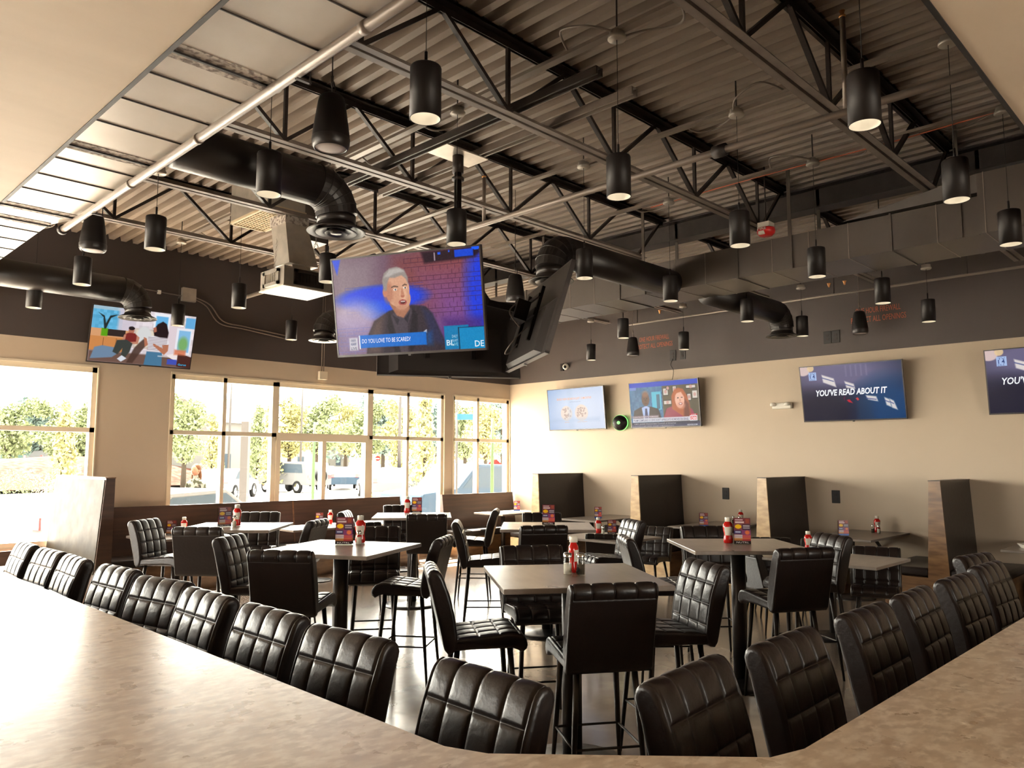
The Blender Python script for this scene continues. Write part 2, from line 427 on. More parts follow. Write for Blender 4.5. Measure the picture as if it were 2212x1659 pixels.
def picture(name, pic, W, H, mt, parent, texts=(), y=0.0, M4=None):
    """one flat mesh in local XZ facing -Y : colour grid plus lettering"""
    w, h = pic.w, pic.h
    xs = np.linspace(-W / 2, W / 2, w + 1); zs = np.linspace(H / 2, -H / 2, h + 1)
    X, Z = np.meshgrid(xs, zs)
    vs = np.stack([X, np.full_like(X, y), Z], -1).reshape(-1, 3).tolist()
    i = np.arange(h)[:, None] * (w + 1) + np.arange(w)[None, :]
    fs = np.stack([i, i + w + 1, i + w + 2, i + 1], -1).reshape(-1, 4).tolist()
    lin = lambda c: np.where(c > 0.04045, ((c + 0.055) / 1.055) ** 2.4, c / 12.92)
    fc = lin(np.clip(pic.a.reshape(-1, 3) / 255.0, 0, 1)).tolist()
    for k, (txt, u, v, hgt, c, sh, bold, maxw) in enumerate(texts):
        tv, tf, tw = text_mesh(txt, 1.0, sh, bold)
        sc_ = hgt * H / 0.70; sx = sc_
        if maxw: sx = maxw * W / tw
        b = len(vs); yy = y - 0.0006 - 0.0001 * k
        vs += [[-W / 2 + u * W + p[0] * sx, yy, H / 2 - v * H + p[1] * sc_] for p in tv]
        lc = lin(np.array(c) / 255.0).tolist()
        for f in tf: fs.append([b + q for q in f]); fc.append(lc)
    if M4 is not None: vs = [tuple(M4 @ Vector(p)) for p in vs]
    me = bpy.data.meshes.new(name); me.from_pydata(vs, [], fs); me.materials.append(mt)
    at = me.attributes.new('pic', 'FLOAT_COLOR', 'CORNER')
    buf = []
    for f, c in zip(fs, fc): buf += [c[0], c[1], c[2], 1.0] * len(f)
    at.data.foreach_set('color', buf)
    o = bpy.data.objects.new(name, me); col.objects.link(o)
    if parent: o.parent = parent
    return o


# ------------------------------------------------------------------ room shell
XR, YW = 11.1, 10.96
def struct(name, mb, mt, **k):
    return tag(mb.build(name, mt, **k), kind='structure')
struct('floor', MB().box((-6, -5, -0.15), (XR + 0.2, YW + 0.2, 0)), M['floor'])
struct('wall_right', MB().box((XR, -5, 0), (XR + 0.2, YW + 0.2, 5.0)), M['wall'])
struct('wall_back', MB().box((-6, -5.2, 0), (2, -5, 5.0)).box((4.4, -5.2, 0), (XR + 0.2, -5, 5.0)).box((2, -5.2, 0), (4.4, -5, 0.4)).box((2, -5.2, 2.3), (4.4, -5, 5.0)), M['wall'])
f = MB()
for k in range(3): f.box((2 + k * 1.17, -5.14, .4), (2.06 + k * 1.17, -5.06, 2.3))
struct('window_5', f.box((2, -5.14, 2.24), (4.4, -5.06, 2.3)).box((2, -5.14, .4), (4.4, -5.06, .46)), M['frame'])  # unseen rear window, added to light counter and soffit from behind
struct('ground_behind', MB().box((-40, -60, -.32), (60, -5.3, -.12)), M['asphalt'])
struct('wall_left', MB().box((-6.2, -5.2, 0), (-6, YW + 0.2, 0.64)).box((-6.2, -5.2, 2.915), (-6, YW + 0.2, 5.0)).box((-6.2, -5.2, 0.64), (-6, 6.2, 2.915)).box((-6.2, 9.8, 0.64), (-6, YW + 0.2, 2.915)), M['wall'])
f = MB()
for k in range(3): f.box((-6.12, 6.2 + k * 1.75, .64), (-6.04, 6.3 + k * 1.75, 2.915))
struct('window_4', f.box((-6.12, 6.2, 2.84), (-6.04, 9.8, 2.915)).box((-6.12, 6.2, .64), (-6.04, 9.8, .70)).box((-6.12, 6.2, 2.06), (-6.04, 9.8, 2.12)), M['frame'])  # window out of view, added to bring in light from the left
# window wall : (x0, x1) openings, header 2.91, sill 0.64
OPEN = [(-5.6, 3.40), (4.36, 9.36), (9.585, XR - 0.02)]
wb = MB()
edges = [-6.0] + [v for o in OPEN for v in o] + [XR]
for i in range(0, len(edges), 2):
    if edges[i + 1] - edges[i] > 0.005: wb.box((edges[i], YW, 0.64), (edges[i + 1], YW + 0.2, 2.915))
wb.box((-6, YW, 0), (XR, YW + 0.2, 0.64)); wb.box((-6, YW, 2.915), (XR, YW + 0.2, 5.0))
struct('wall_window', wb, M['wall'])

def window(n, x0, x1, mulls, trans=2.09, sub=None):
    f = MB(); d0, d1 = YW + 0.02, YW + 0.13
    z0, z1 = 0.64, 2.915; t = 0.058
    f.box((x0, d0, z1 - 0.075), (x1, d1, z1)); f.box((x0, d0, z0), (x1, d1, z0 + 0.06))
    f.box((x0, d0, z0), (x0 + t, d1, z1)); f.box((x1 - t, d0, z0), (x1, d1, z1))
    for mx, mw in mulls: f.box((mx - mw / 2, d0, z0), (mx + mw / 2, d1, z1))
    f.box((x0, d0, trans - 0.03), (x1, d1, trans + 0.03))
    if sub:
        a, b, c = sub
        f.box((a, d0 - 0.015, trans - 0.09), (b, d1, trans + 0.035))
        f.box((c - 0.035, d0 - 0.01, z0), (c + 0.035, d1, trans))
        f.box((a + 0.0, d0 - 0.012, z0), (a + 0.075, d1, trans)); f.box((b - 0.075, d0 - 0.012, z0), (b, d1, trans))
    # slim inner glazing bead casts the double line seen round each pane
    o = struct('window_%d' % n, f, M['frame'])
    tag(MB().box((x0 + 0.03, YW + 0.07, z0 + 0.03), (x1 - 0.03, YW + 0.078, z1 - 0.03)).build('glass', M['glass'], o))
    return o
window(1, OPEN[0][0], OPEN[0][1], [(-3.8, .06), (-2.0, .06), (-0.2, .06), (1.6, .06)])
window(2, OPEN[1][0], OPEN[1][1], [(5.15, .055), (5.97, .11), (7.73, .11), (8.54, .055)], sub=(5.99, 7.71, 6.84))
window(3, OPEN[2][0], OPEN[2][1], [(10.24, .055)])
for i, (a, b) in enumerate(OPEN):                 # slim trim round the openings
    struct('trim_%d' % (i + 1), MB().box((a - 0.012, YW - 0.012, 2.905), (b + 0.012, YW, 2.935)).box((a - 0.014, YW - 0.012, 0.64), (a, YW, 2.915)).box((b, YW - 0.012, 0.64), (min(b + 0.014, XR), YW, 2.915)), M['frame'])

# ------------------------------------------------------------------ roof deck: trapezoid ribs running along Y
def deck():
    p = 0.1524; x = -6.0; xs = []; n = int((XR + 6.0) / p) + 1
    zl, zh = 4.65, 4.725
    for i in range(n):
        b = x + i * p
        xs += [(b, zl), (b + 0.062, zl), (b + 0.080, zh), (b + 0.134, zh)]
    vs = [(a, YW, z) for a, z in xs] + [(a, -5, z) for a, z in xs]
    k = len(xs)
    return MB().add(vs, [(i, i + 1, k + i + 1, k + i) for i in range(k - 1)])
struct('ceiling', deck().box((-6, -5, 4.73), (XR, YW, 4.8)), M['deck'])

# ------------------------------------------------------------------ open web joists along X
ZB, ZT = 4.08, 4.62           # underside of bottom chord, underside of top chord
JY = [2.02, 3.65, 5.20, 6.72, 8.15]
PLACE = ['nearest the camera', 'second from the camera', 'third from the camera', 'above the round duct', 'over the hanging air unit', 'closest to the window wall']
def joist(y, x0, x1, phase, label, group='open web roof joists', short=False):
    e = empty('roof_joist', ((x0 + x1) / 2, y, ZT), 0, label, 'joist', group)
    cx = (x0 + x1) / 2
    def P(mb, nm, mt): 
        o = mb.build(nm, mt, e); return o
    ox = -cx
    tc = MB()
    for s in (-1, 1):
        tc.box((x0 - cx, s * 0.012 + (0 if s > 0 else -0.055), 0.0), (x1 - cx, s * 0.012 + (0.055 if s > 0 else 0), 0.008 + 0.0))
        tc.box((x0 - cx, s * 0.012 - 0.003, -0.045), (x1 - cx, s * 0.012 + 0.003, 0.03))
    P(tc.box((x0 - cx, -0.067, 0.03), (x1 - cx, 0.067, 0.038)), 'top_chord', M['steel'])
    xb0, xb1 = (x0 + 0.05, x1 - 0.42) if not short else (x0 + 0.35, x1 - 0.35)
    bc = MB(); zb = ZB - ZT
    for s in (-1, 1):
        a, b = (0.014, 0.062) if s > 0 else (-0.062, -0.014)
        bc.box((xb0 - cx, a, zb), (xb1 - cx, b, zb + 0.006)); bc.box((xb0 - cx, s * 0.014 - 0.003, zb), (xb1 - cx, s * 0.014 + 0.003, zb + 0.05))
    P(bc, 'bottom_chord', M['chord'])
    # web members : V pairs and verticals
    per = 1.22; k = math.floor((x0 - phase) / per) - 1
    while phase + k * per < x1 + per:
        xb = phase + k * per; k += 1
        for xt in (xb - per / 2, xb + per / 2):
            p, q = (xb, zb + 0.03), (xt, -0.01)
            lo, hi = xb0 + 0.02, x1 - 0.02
            if p[0] < lo or p[0] > xb1 or q[0] < x0 or q[0] > hi: 
                continue
            P(MB().bar((p[0] - cx, 0, p[1]), (q[0] - cx, 0, q[1]), 0.028, 0.036, (0, 1, 0)), 'web_diagonal', M['steel'])
        if xb0 < xb < xb1: P(MB().bar((xb - cx, 0, zb + 0.02), (xb - cx, 0, 0), 0.026, 0.026, (0, 1, 0)), 'web_vertical', M['steel'])
    if not short:
        P(MB().bar((xb1 - 0.1 - cx, 0, zb + 0.03), (x1 - 0.05 - cx, 0, -0.02), 0.026, 0.03, (0, 1, 0)), 'end_web', M['steel'])
    return e
for i, y in enumerate(JY):
    joist(y, 1.2 if i > 3 else 0.4, 7.92, [2.72, 2.45, 2.83, 2.30, 2.6, 2.9][i], 'dark steel open web roof joist, %s' % PLACE[i])
joist(0.45, 0.4, 7.92, 2.4, 'dark steel open web roof joist at the top right corner')
for i, y in enumerate(JY):
    joist(y, 8.10, XR - 0.05, 9.6, 'short dark joist behind the long rectangular duct, %s' % PLACE[i], 'short joists beyond the roof beam', True)
# wide flange beam carrying the joist ends
bm_ = MB(); zb = 4.36
bm_.box((7.91, -5, zb), (8.11, YW, zb + 0.015)).box((8.0, -5, zb), (8.012, YW, 4.6)).box((7.91, -5, 4.585), (8.11, YW, 4.6))
tag(bm_.build('roof_beam', M['steel']), 'dark wide-flange roof beam carrying the joist ends', 'beam')

# ------------------------------------------------------------------ soffit over the bar
so = MB().prism([(-3.0, -3.0), (6.5, -3.0), (6.5, 0.79), (1.62, 0.79), (1.165, 1.30), (1.165, 5.80), (-3.0, 5.80)], 3.375, 3.52)
struct('ceiling_soffit', so, M['soffit'])
struct('trim_4', MB().prism([(1.165, 1.30), (1.185, 1.31), (1.185, 5.82), (1.165, 5.80)], 3.37, 3.53).prism([(1.62, .79), (1.63, .81), (6.5, .81), (6.5, .79)], 3.37, 3.53), M['matblack'])

# ------------------------------------------------------------------ pale rectangular duct above the bar edge
e = empty('supply_duct', (1.6, 2.5, 3.58), 0, 'long pale metal rectangular duct with black seams above the bar edge', 'duct')
dx0, dx1 = 1.30 - 1.6, 1.852 - 1.6
d = MB()
ys = [-2.6, -1.07, 0.45, 1.97, 3.49, 5.01, 6.55]
d.box((dx0, ys[0] - 2.5, 0), (dx1, ys[-1] - 2.5, 0.42))
d.build('duct_body', M['panel'], e)
d = MB()
d.add([(dx0, 4.05, 0), (dx1, 4.05, 0), (dx1 - 0.13, 4.4, 0), (dx0, 4.4, 0), (dx0, 4.05, .42), (dx1, 4.05, .42), (dx1 - 0.13, 4.4, .42), (dx0, 4.4, .42)],
      [(0, 1, 2, 3), (4, 5, 6, 7), (0, 1, 5, 4), (1, 2, 6, 5), (2, 3, 7, 6), (3, 0, 4, 7)])
d.box((dx0, 4.4, 0), (dx1 - 0.13, 8.35, 0.42))
d.build('tapered_end', M['panel'], e)
for i, y in enumerate(ys[1:] + [6.92]):
    xx = dx1 if y < 6.6 else dx1 - 0.13
    fl = MB().mat(0).box((dx0 - 0.01, y - 0.075 - 2.5, -0.004), (xx, y + 0.075 - 2.5, 0.1)).mat(1).box((dx0 - 0.01, y - 0.007 - 2.5, -0.014), (xx + 0.010, y + 0.007 - 2.5, 0.43))
    fl.build('flange', [M['sealant'], M['matblack']], e)
yy = -2.3
while yy < 10.8:
    if min(abs(yy - q) for q in ys[1:] + [6.92]) > 0.12:
        xx = dx1 if yy < 6.55 else dx1 - 0.13
        MB().box((dx0, yy - 2.5 - 0.003, -0.007), (xx, yy - 2.5 + 0.003, 0.002)).build('seam_rib', M['steel'], e)
    yy += 0.38
# pipe just below its edge
pe = MB().sh().tube([(1.80, -2.5, 3.54), (1.80, 6.82, 3.54)], 0.026, 16)
pe = tag(pe.build('bar_rail_pipe', M['pipe']), 'thick pale pipe hanging along the edge of the pale duct', 'pipe')
for y in (-0.6, 1.0, 2.65, 4.3, 5.35): MB().sh().tube([(1.80, y - 0.02, 3.54), (1.80, y + 0.02, 3.54)], 0.030, 16).build('coupling', M['pipe'], pe)
MB().sh().tube([(1.80, 6.80, 3.54), (1.80, 6.85, 3.54)], 0.038, 16).build('end_cap', M['steel'], pe)
for y in (0.2, 3.2, 6.1): MB().tube([(1.865, y, 3.50), (1.865, y, 4.65)], 0.004, 6).box((1.79, y - .01, 3.503), (1.868, y + .01, 3.510)).build('hanger_rod', M['steel'], pe)

# ------------------------------------------------------------------ dark rectangular duct on the right
e = empty('supply_duct', (7.65, 4, 3.6), 0, 'long dark painted rectangular duct with seams along the right side', 'duct')
d = MB().box((-0.38, -6.5, 0), (0.36, -2.35, 0.52)).box((-0.34, -2.35, 0), (0.34, 6.2, 0.335))
d.add([(-0.38, -2.9, 0.36), (-0.38, -2.35, 0.52), (-0.34, -1.2, 0.36), (0.34, -2.9, 0.36), (0.34, -2.35, 0.52), (0.34, -1.2, 0.36)], [(0, 1, 2), (3, 5, 4), (1, 4, 5, 2), (0, 2, 5, 3), (0, 3, 4, 1)])
d.build('duct_body', M['ductdark'], e)
yy = -6.2; i = 0
while yy < 6.2:
    t = 0.018 if i % 4 == 0 else 0.007; x0_, x1_, zt = (-0.38, 0.36, 0.52) if yy < -2.35 else (-0.34, 0.34, 0.335)
    MB().box((x0_ - t * 0.6, yy - t / 2, -t * 0.6), (x1_ + t * 0.6, yy + t / 2, zt + t * 0.6)).build('seam_rib', M['pipe'] if i % 4 else M['ductdark'], e); yy += 0.38; i += 1
for y in (-2.2, -0.7, 1.05, 2.6, 4.2):
    for xx in (-.36, .35): MB().box((xx, y - 0.018, 0), (xx + .01, y + 0.018, 1.0)).build('hanger_strap', M['ductdark'], e)

# ------------------------------------------------------------------ round ducts with ceiling diffusers
def round_duct(x, y, x_from, label, dlabel, zc=3.67, r=0.15, gr='black round branch ducts'):
    s = 1 if x_from < x else -1
    e = empty('round_duct', (x, y, 3.42), 0, label, 'duct', gr)
    z = zc - 3.42; br = 0.19
    MB().sh().tube([(x_from - x, 0, z), (-s * br, 0, z)], r, 28).build('duct_run', M['ductblack'], e)
    pts = []; n = 5
    for k in range(n + 1):
        a = PI / 2 * k / n; pts.append((-s * br + s * br * math.sin(a), 0, z - br + br * math.cos(a)))
    MB().tube(pts, r * 1.01, 28).build('elbow', M['ductblack'], e)
    g = MB().sh()
    for k in range(1, n):
        a = PI / 2 * k / n; t = Vector((math.cos(a) * s, 0, -math.sin(a))); c = Vector(pts[k])
        g.tube([c - t * 0.004, c + t * 0.004], r * 1.03, 28)
    g.build('elbow_seams', M['ductblack'], e)
    MB().sh().tube([(0, 0, z - br), (0, 0, 0.0)], r * 0.93, 28).build('neck', M['ductblack'], e)
    de = empty('ceiling_diffuser', (x, y, 3.36), 0, dlabel, 'diffuser', 'round stepped air diffusers')
    ring = lambda r0, z0, r1, z1: MB().sh().lathe([(r0, z0), (r1, z1), (r1 - 0.004, z1 + 0.004), (r0 - 0.004, z0 + 0.006)], 40, cap=(False, False))
    MB().sh().lathe([(0.132, 0.07), (0.15, 0.035), (0.205, 0.008), (0.212, 0.0), (0.208, -0.004), (0.150, 0.018), (0.125, 0.055)], 40, cap=(False, False)).build('outer_cone', M['ductblack'], de)
    MB().sh().lathe([(0.07, 0.03), (0.10, 0.02), (0.148, -0.006), (0.146, -0.010), (0.098, 0.006), (0.07, 0.018)], 40, cap=(False, False)).build('middle_cone', M['ductblack'], de)
    MB().sh().lathe([(0.0, 0.02), (0.045, 0.018), (0.082, -0.012), (0.080, -0.016), (0.044, 0.002), (0.040, -0.012), (0.0, -0.014)], 32, cap=(False, False)).build('centre_cone', M['ductblack'], de)
round_duct(3.04, 4.79, 1.85, 'fat black round duct elbowing down left of the big hanging screen', 'round black diffuser left of the hanging screens')
round_duct(3.33, 9.45, 1.74, 'black round duct in front of the screen on the window wall', 'round black diffuser in front of the window wall screen')
round_duct(5.79, 9.37, 7.31, 'black round duct elbow partly behind the talk show screen', 'round black diffuser just left of the talk show screen')
round_duct(5.30, 4.70, 7.31, 'black round duct joining the dark duct behind the tilted screen', 'round black diffuser half hidden by the screen seen from behind')
round_duct(9.83, 4.60, 7.95, 'black round duct running toward the right wall', 'round black diffuser closest to the right wall', zc=3.66)

# ------------------------------------------------------------------ sprinkler pipes and wall conduit
sp = empty('sprinkler_pipe', (4.91, 3, 3.93), 0, 'long dark sprinkler pipe crossing under the joists in front of the beam', 'pipe')
MB().sh().tube([(0, -4.95, 0), (0, 7.2, 0)], 0.026, 14).build('pipe_run', M['pipe'], sp)
for y in (-0.28, 4.0): MB().sh().tube([(0, y - 0.05, 0), (0, y + 0.05, 0)], 0.046, 14).tube([(0.05, y, -0.02), (0.05, y, 0.02)], 0.012, 8).build('coupling', M['steel'], sp)
for y, h in ((-1.18, 0.64), (2.2, 0.45)):
    q = MB().sh().tube([(0.0, y, 0.0), (0.0, y, h)], 0.018, 10).build('riser', M['pipe'], sp)
    MB().sh().lathe([(0.02, 0), (0.024, 0.012), (0.012, 0.02), (0.02, 0.045), (0.003, 0.05)], 10, (0, y, h)).build('sprinkler_head', M['brass'], q)
sp = empty('sprinkler_pipe', (10.35, 4, 3.93), 0, 'thin dark sprinkler pipe running along the upper right wall', 'pipe')
MB().sh().tube([(0, -7, 0), (0, 3.55, 0)], 0.016, 12).build('pipe_run', M['pipe'], sp)
MB().sh().tube([(0, 3.5, 0), (0, 3.58, 0)], 0.03, 12).build('end_cap', M['steel'], sp)
for y in (3.3, 0.1, -1.5, -3.2): MB().sh().tube([(0, y, 0), (0, y, 0.72)], 0.008, 8).build('hanger_rod', M['steel'], sp)
for y in (2.6, 1.7, 0.0, -0.2, -2.3):
    MB().sh().lathe([(0.010, 0), (0.014, 0.02), (0.02, 0.045), (0.028, 0.05)], 10, (-0.4, y, 0.02), ).build('sprinkler_head', M['brass'], sp)

# galvanised struts above the bottom chords that carry the screen pole
for i, x in enumerate((3.74, 4.12)):
    o = MB()
    for q in (-.032, .018): o.box((x + q, 2.9, 4.135), (x + q + .014, 5.75, 4.185))
    o.box((x - 0.034, 2.9, 4.185), (x + 0.034, 5.75, 4.19))
    tag(o.build('support_strut', [M['steel'], M['chord']][i]), ['dark channel strut over the joist chords, left of the pair', 'paler channel strut over the joist chords, right of the pair'][i], 'strut', 'channel struts above the screen pole')

# conduits along the lamp rows
for i, (x, y0, y1, lb) in enumerate(((2.27, 2.4, 9.9, 'thin conduit above the leftmost row of hanging lamps'), (3.82, 0.4, 9.9, 'conduit strip above the second row of hanging lamps'),
                                   (5.36, 0.4, 9.9, 'conduit strip above the third row of hanging lamps'), (6.76, 0.4, 7.0, 'conduit with an orange cable above the fourth row of hanging lamps'))):
    c = MB().box((x - 0.03, y0, 4.415), (x + 0.03, y1, 4.44))
    o = tag(c.build('conduit_strip', M['pipe']), lb, 'conduit', 'conduit strips above the lamp rows')
    if i in (3,): MB().sh().tube(spline([(x + .04, 1.0, 4.43), (x + .03, 2.2, 4.40), (x + 0.05, 3.4, 4.42), (x + .04, 4.6, 4.40)], 6), 0.006, 6).build('orange_cable', M['stencil'], o)

# ------------------------------------------------------------------ hanging cylinder lamps
def pendant(x, y, ztop, label):
    e = empty('pendant_lamp', (x, y, 3.34), 0, label, 'lamp', 'black cylinder pendant lamps')
    r, h = 0.0765, 0.265
    MB().sh().lathe([(0.0, h), (r - 0.012, h), (r - 0.003, h - 0.004), (r, h - 0.012), (r, 0.0), (r - 0.004, 0.0), (r - 0.005, 0.10)], 32, cap=(False, False)).build('shade', M['black'], e)
    MB().sh().lathe([(r - 0.0045, 0.001), (0.062, 0.06), (0.05, 0.11), (0.035, 0.135)], 32, cap=(False, False)).build('reflector', M['offwhite'], e)
    MB().sh().lathe([(0.0, 0.125), (0.042, 0.125), (0.042, 0.121), (0.0, 0.119)], 24, cap=(False, False)).build('lamp_disc', M['lamp'], e)
    MB().sh().tube([(0, 0, h), (0, 0, h + 0.075)], 0.008, 10).build('stem', M['black'], e)
    zt = ztop - 3.34
    MB().sh().tube([(0, 0, h + 0.07), (0, 0, zt)], 0.0022, 6).build('cable', M['black'], e)
    MB().sh().lathe([(0.0, 0.0), (0.055, 0.0), (0.06, 0.006), (0.058, 0.022), (0.05, 0.03), (0.05, 0.055), (0.0, 0.055)], 20, (0, 0, zt), cap=(False, False)).build('canopy', M['galv'], e)
    MB().sh().tube([(0, 0, zt + .05), (0, 0, 4.66 - 3.34)], 0.006, 6).build('drop_rod', M['steel'], e)
    return e
PX = [2.27, 3.82, 5.36, 6.76, 8.39, 9.89]; PY = [1.33, 2.82, 4.35, 6.15, 7.90, 9.50]
PL = [
 (0, 1, 'black cylinder lamp hanging highest and biggest, just right of the pale pipe'),
 (0, 2, 'black cylinder lamp in front of the fat round duct'),
 (0, 3, 'black cylinder lamp right of the upper left speaker'),
 (0, 4, 'black cylinder lamp below the upper left speaker'),
 (0, 5, 'leftmost black cylinder lamp, in front of the left round duct'),
 (1, 0, 'big black cylinder lamp left of the top right soffit corner'),
 (1, 1, 'black cylinder lamp hanging under the middle joist, right of the channel struts'),
 (1, 2, 'black cylinder lamp right above the talk show screen'),
 (1, 3, 'black cylinder lamp half hidden by the left edge of the talk show screen'),
 (1, 4, 'black cylinder lamp left of the hanging air unit'),
 (1, 5, 'black cylinder lamp in front of the screen on the window wall'),
 (2, 0, 'black cylinder lamp below the soffit corner at the right, in front of the big duct'),
 (2, 1, 'black cylinder lamp left of the red fire alarm'),
 (2, 2, 'black cylinder lamp beside the top corner of the screen seen from behind'),
 (2, 5, 'small black cylinder lamp below the hanging air unit'),
 (3, 0, 'rightmost black cylinder lamp at the frame edge'),
 (3, 1, 'black cylinder lamp in front of the middle of the dark duct'),
 (3, 2, 'black cylinder lamp in front of the left part of the dark duct'),
 (4, 1, 'black cylinder lamp just above the right firewall stencil'),
 (4, 2, 'black cylinder lamp in front of the round duct by the right wall'),
 (4, 3, 'small black cylinder lamp left of the left firewall stencil'),
 (5, 1, 'black cylinder lamp right of the right firewall stencil'),
 (5, 2, 'black cylinder lamp next to the diffuser closest to the right wall'),
 (5, 3, 'small black cylinder lamp right of the left firewall stencil'),
 (5, 4, 'smallest, farthest black cylinder lamp near the room corner'),
]
for i, j, lb in PL:
    zt = 4.37 if i < 4 else 3.97
    if (i, j) == (0, 2): zt = 4.02
    if (i, j) in ((0, 3), (0, 4), (0, 5)): zt = 3.95 if j < 5 else 4.3
    p = pendant(PX[i], PY[j], zt, lb)
    if i < 4 and zt > 4.2:                          # armoured whip from the canopy to the conduit strip
        s = 1 if (i + j) % 2 else -1
        a = MB().sh().tube(spline([(0.05, 0, zt - 3.30), (0.16, s * 0.10, zt - 3.25), (0.22, s * 0.30, zt - 3.27), (0.12, s * 0.42, zt - 3.30), (0.0, s * 0.46, zt - 3.27)], 6), 0.008, 7)
        if (i, j) in ((1, 1), (2, 1), (3, 1)): a.tube(spline([(-0.05, 0, zt - 3.30), (-0.18, -s * 0.10, zt - 3.28), (-0.2, -s * 0.30, zt - 3.24), (0.0, -s * 0.4, zt - 3.27)], 6), 0.008, 7)
        a.build('armoured_whip', M['pipe'], p)

# ------------------------------------------------------------------ hanging speakers
def speaker(x, y, zt, label, cordz=None, white=False):
    e = empty('pendant_speaker', (x, y, 3.40), 0, label, 'speaker', 'black bell-shaped hanging speakers')
    MB().sh().lathe([(0.0, 0.305), (0.055, 0.303), (0.068, 0.292), (0.076, 0.26), (0.100, 0.09), (0.101, 0.06)], 32, cap=(False, False)).build('housing', M['black'], e)
    MB().sh().lathe([(0.1025, 0.062), (0.1035, 0.055), (0.102, 0.022), (0.092, 0.004), (0.086, 0.0), (0.084, 0.008)], 32, cap=(False, False)).build('lower_band', M['ductblack'], e)
    MB().sh().lathe([(0.0, 0.0015), (0.05, 0.002), (0.085, 0.007), (0.09, 0.012)], 32, cap=(False, False)).build('grille', mat_grille, e)
    z = zt - 3.40
    MB().sh().tube([(0, 0, 0.30), (0, 0, z)], 0.003, 6).tube(spline([(0, -.01, .30), (0.01, -.02, .33), (0, -.015, .38), (0, -.0, .42), (0, -.0, min(z, .9))], 5), 0.004, 6).tube([(0, 0, .36), (0, 0, .42)], 0.008, 6).build('hanging_cable', M['pipe'] if white else M['steel'], e)
mat_grille = mat('speaker_grille', (0.33, 0.28, 0.25), 0.5)
speaker(2.23, 3.59, 4.66, 'big black hanging speaker left of the highest lamp')
speaker(2.02, 6.80, 4.66, 'black hanging speaker at the end of the pale pipe, upper left')
speaker(5.90, 5.75, 4.66, 'black hanging speaker between the talk show screen and the tilted screen')
speaker(10.30, 7.36, 4.66, 'small black hanging speaker in front of the left firewall stencil', white=True)
speaker(10.60, 3.87, 4.66, 'black hanging speaker in front of the right firewall stencil', white=True)

# ------------------------------------------------------------------ hanging air unit in the middle
u = empty('air_unit', (3.89, 6.83, 3.35), 0, 'galvanised square air unit hanging on chains left of the talk show screen', 'air conditioner')
h = 0.27
MB().box((-.27, -.24, 0.0), (.27, .24, 0.012)).build('bottom_plate', mat('bright_sheet_metal', (0.72, 0.66, 0.56), 0.4, 0.1), u)
MB().box((-.26, -.23, .012), (.26, .23, .2)).box((-.10, -.09, .2), (.10, .09, .26)).build('housing', M['galv'], u)
def grille(mb, W, Hh, M4):
    for a, b in (((-W, -Hh), (W, -Hh + .03)), ((-W, Hh - .03), (W, Hh)), ((-W, -Hh), (-W + .035, Hh)), ((W - .035, -Hh), (W, Hh))):
        mb.box((a[0], -0.02, a[1]), (b[0], 0.0, b[1]), M4)
    for k in range(6):
        x = -W + .07 + k * (2 * W - .14) / 5
        mb.box((x - .004, -0.012, -Hh + .03), (x + .004, 0, Hh - .03), M4)
    mb.box((-W + .03, -0.002, -Hh + .03), (W - .03, 0, Hh - .03), M4)
g = MB(); grille(g, .16, .075, Matrix.Translation((0, -.23, .105))); g.build('side_grille', M['steel'], u)
g = MB(); grille(g, .15, .075, Matrix.Translation((-.26, 0, .105)) @ Matrix.Rotation(-PI / 2, 4, 'Z')); g.build('side_grille', M['galv'], u)
g = MB()
g.add([(-.16, -.14, .26), (.16, -.14, .26), (.16, .14, .26), (-.16, .14, .26), (-.19, -.10, .66), (.05, -.10, .66), (.05, .18, .66), (-.19, .18, .66)], [(0, 1, 5, 4), (1, 2, 6, 5), (2, 3, 7, 6), (3, 0, 4, 7), (4, 5, 6, 7), (0, 3, 2, 1)])
g.build('tapered_plenum', M['galv'], u)
MB().box((-.2, -.11, .66), (.06, .19, .76)).build('collar', M['sealant'], u)
g = MB().box((-.36, -.10, .80), (.02, .72, 1.29)); g.build('return_box', M['galv'], u)
g = MB()
g.box((-.37, -.11, .775), (.03, -.085, .80)).box((-.37, .705, .775), (.03, .73, .80)).box((-.37, -.11, .775), (-.345, .73, .80)).box((.005, -.11, .775), (.03, .73, .80))
for k in range(11): g.box((-.345 + k * .034, -.09, .782), (-.337 + k * .034, .71, .798))
for k in range(16): g.box((-.345, -.08 + k * .05, .784), (.005, -.072 + k * .05, .797))
g.build('egg_crate_grille', mat('yellowed_grille', (0.55, 0.44, 0.28), 0.5), u)
def chain(mb, p, q):
    p, q = Vector(p), Vector(q); n = max(3, int((q - p).length / 0.028)); d = (q - p) / n
    sd = d.cross(Vector((0, 0, 1)));  sd = sd.normalized() if sd.length > 1e-5 else Vector((1, 0, 0)); ud = sd.cross(d.normalized())
    for k in range(n):
        c = p + d * (k + .5); a = d * .62; b = (sd if k % 2 else ud) * 0.007
        mb.tube([c - a + b * .3, c - a * .5 + b, c + a * .5 + b, c + a - b * .3, c + a * .5 - b, c - a * .5 - b, c - a + b * .3], 0.0022, 5)
c = MB()
chain(c, (.24, -.2, .2), (.18, -.05, .55)); chain(c, (.20, .2, .2), (.18, -.05, .55)); chain(c, (.18, -.05, .55), (.18, -.05, .75)); chain(c, (-.24, 0, .2), (-.16, .1, .62))
c.build('chain', M['galv'], u)
MB().box((.06, .1, .60), (.40, .5, 1.0)).build('duct_collar_dark', M['ductdark'], u)

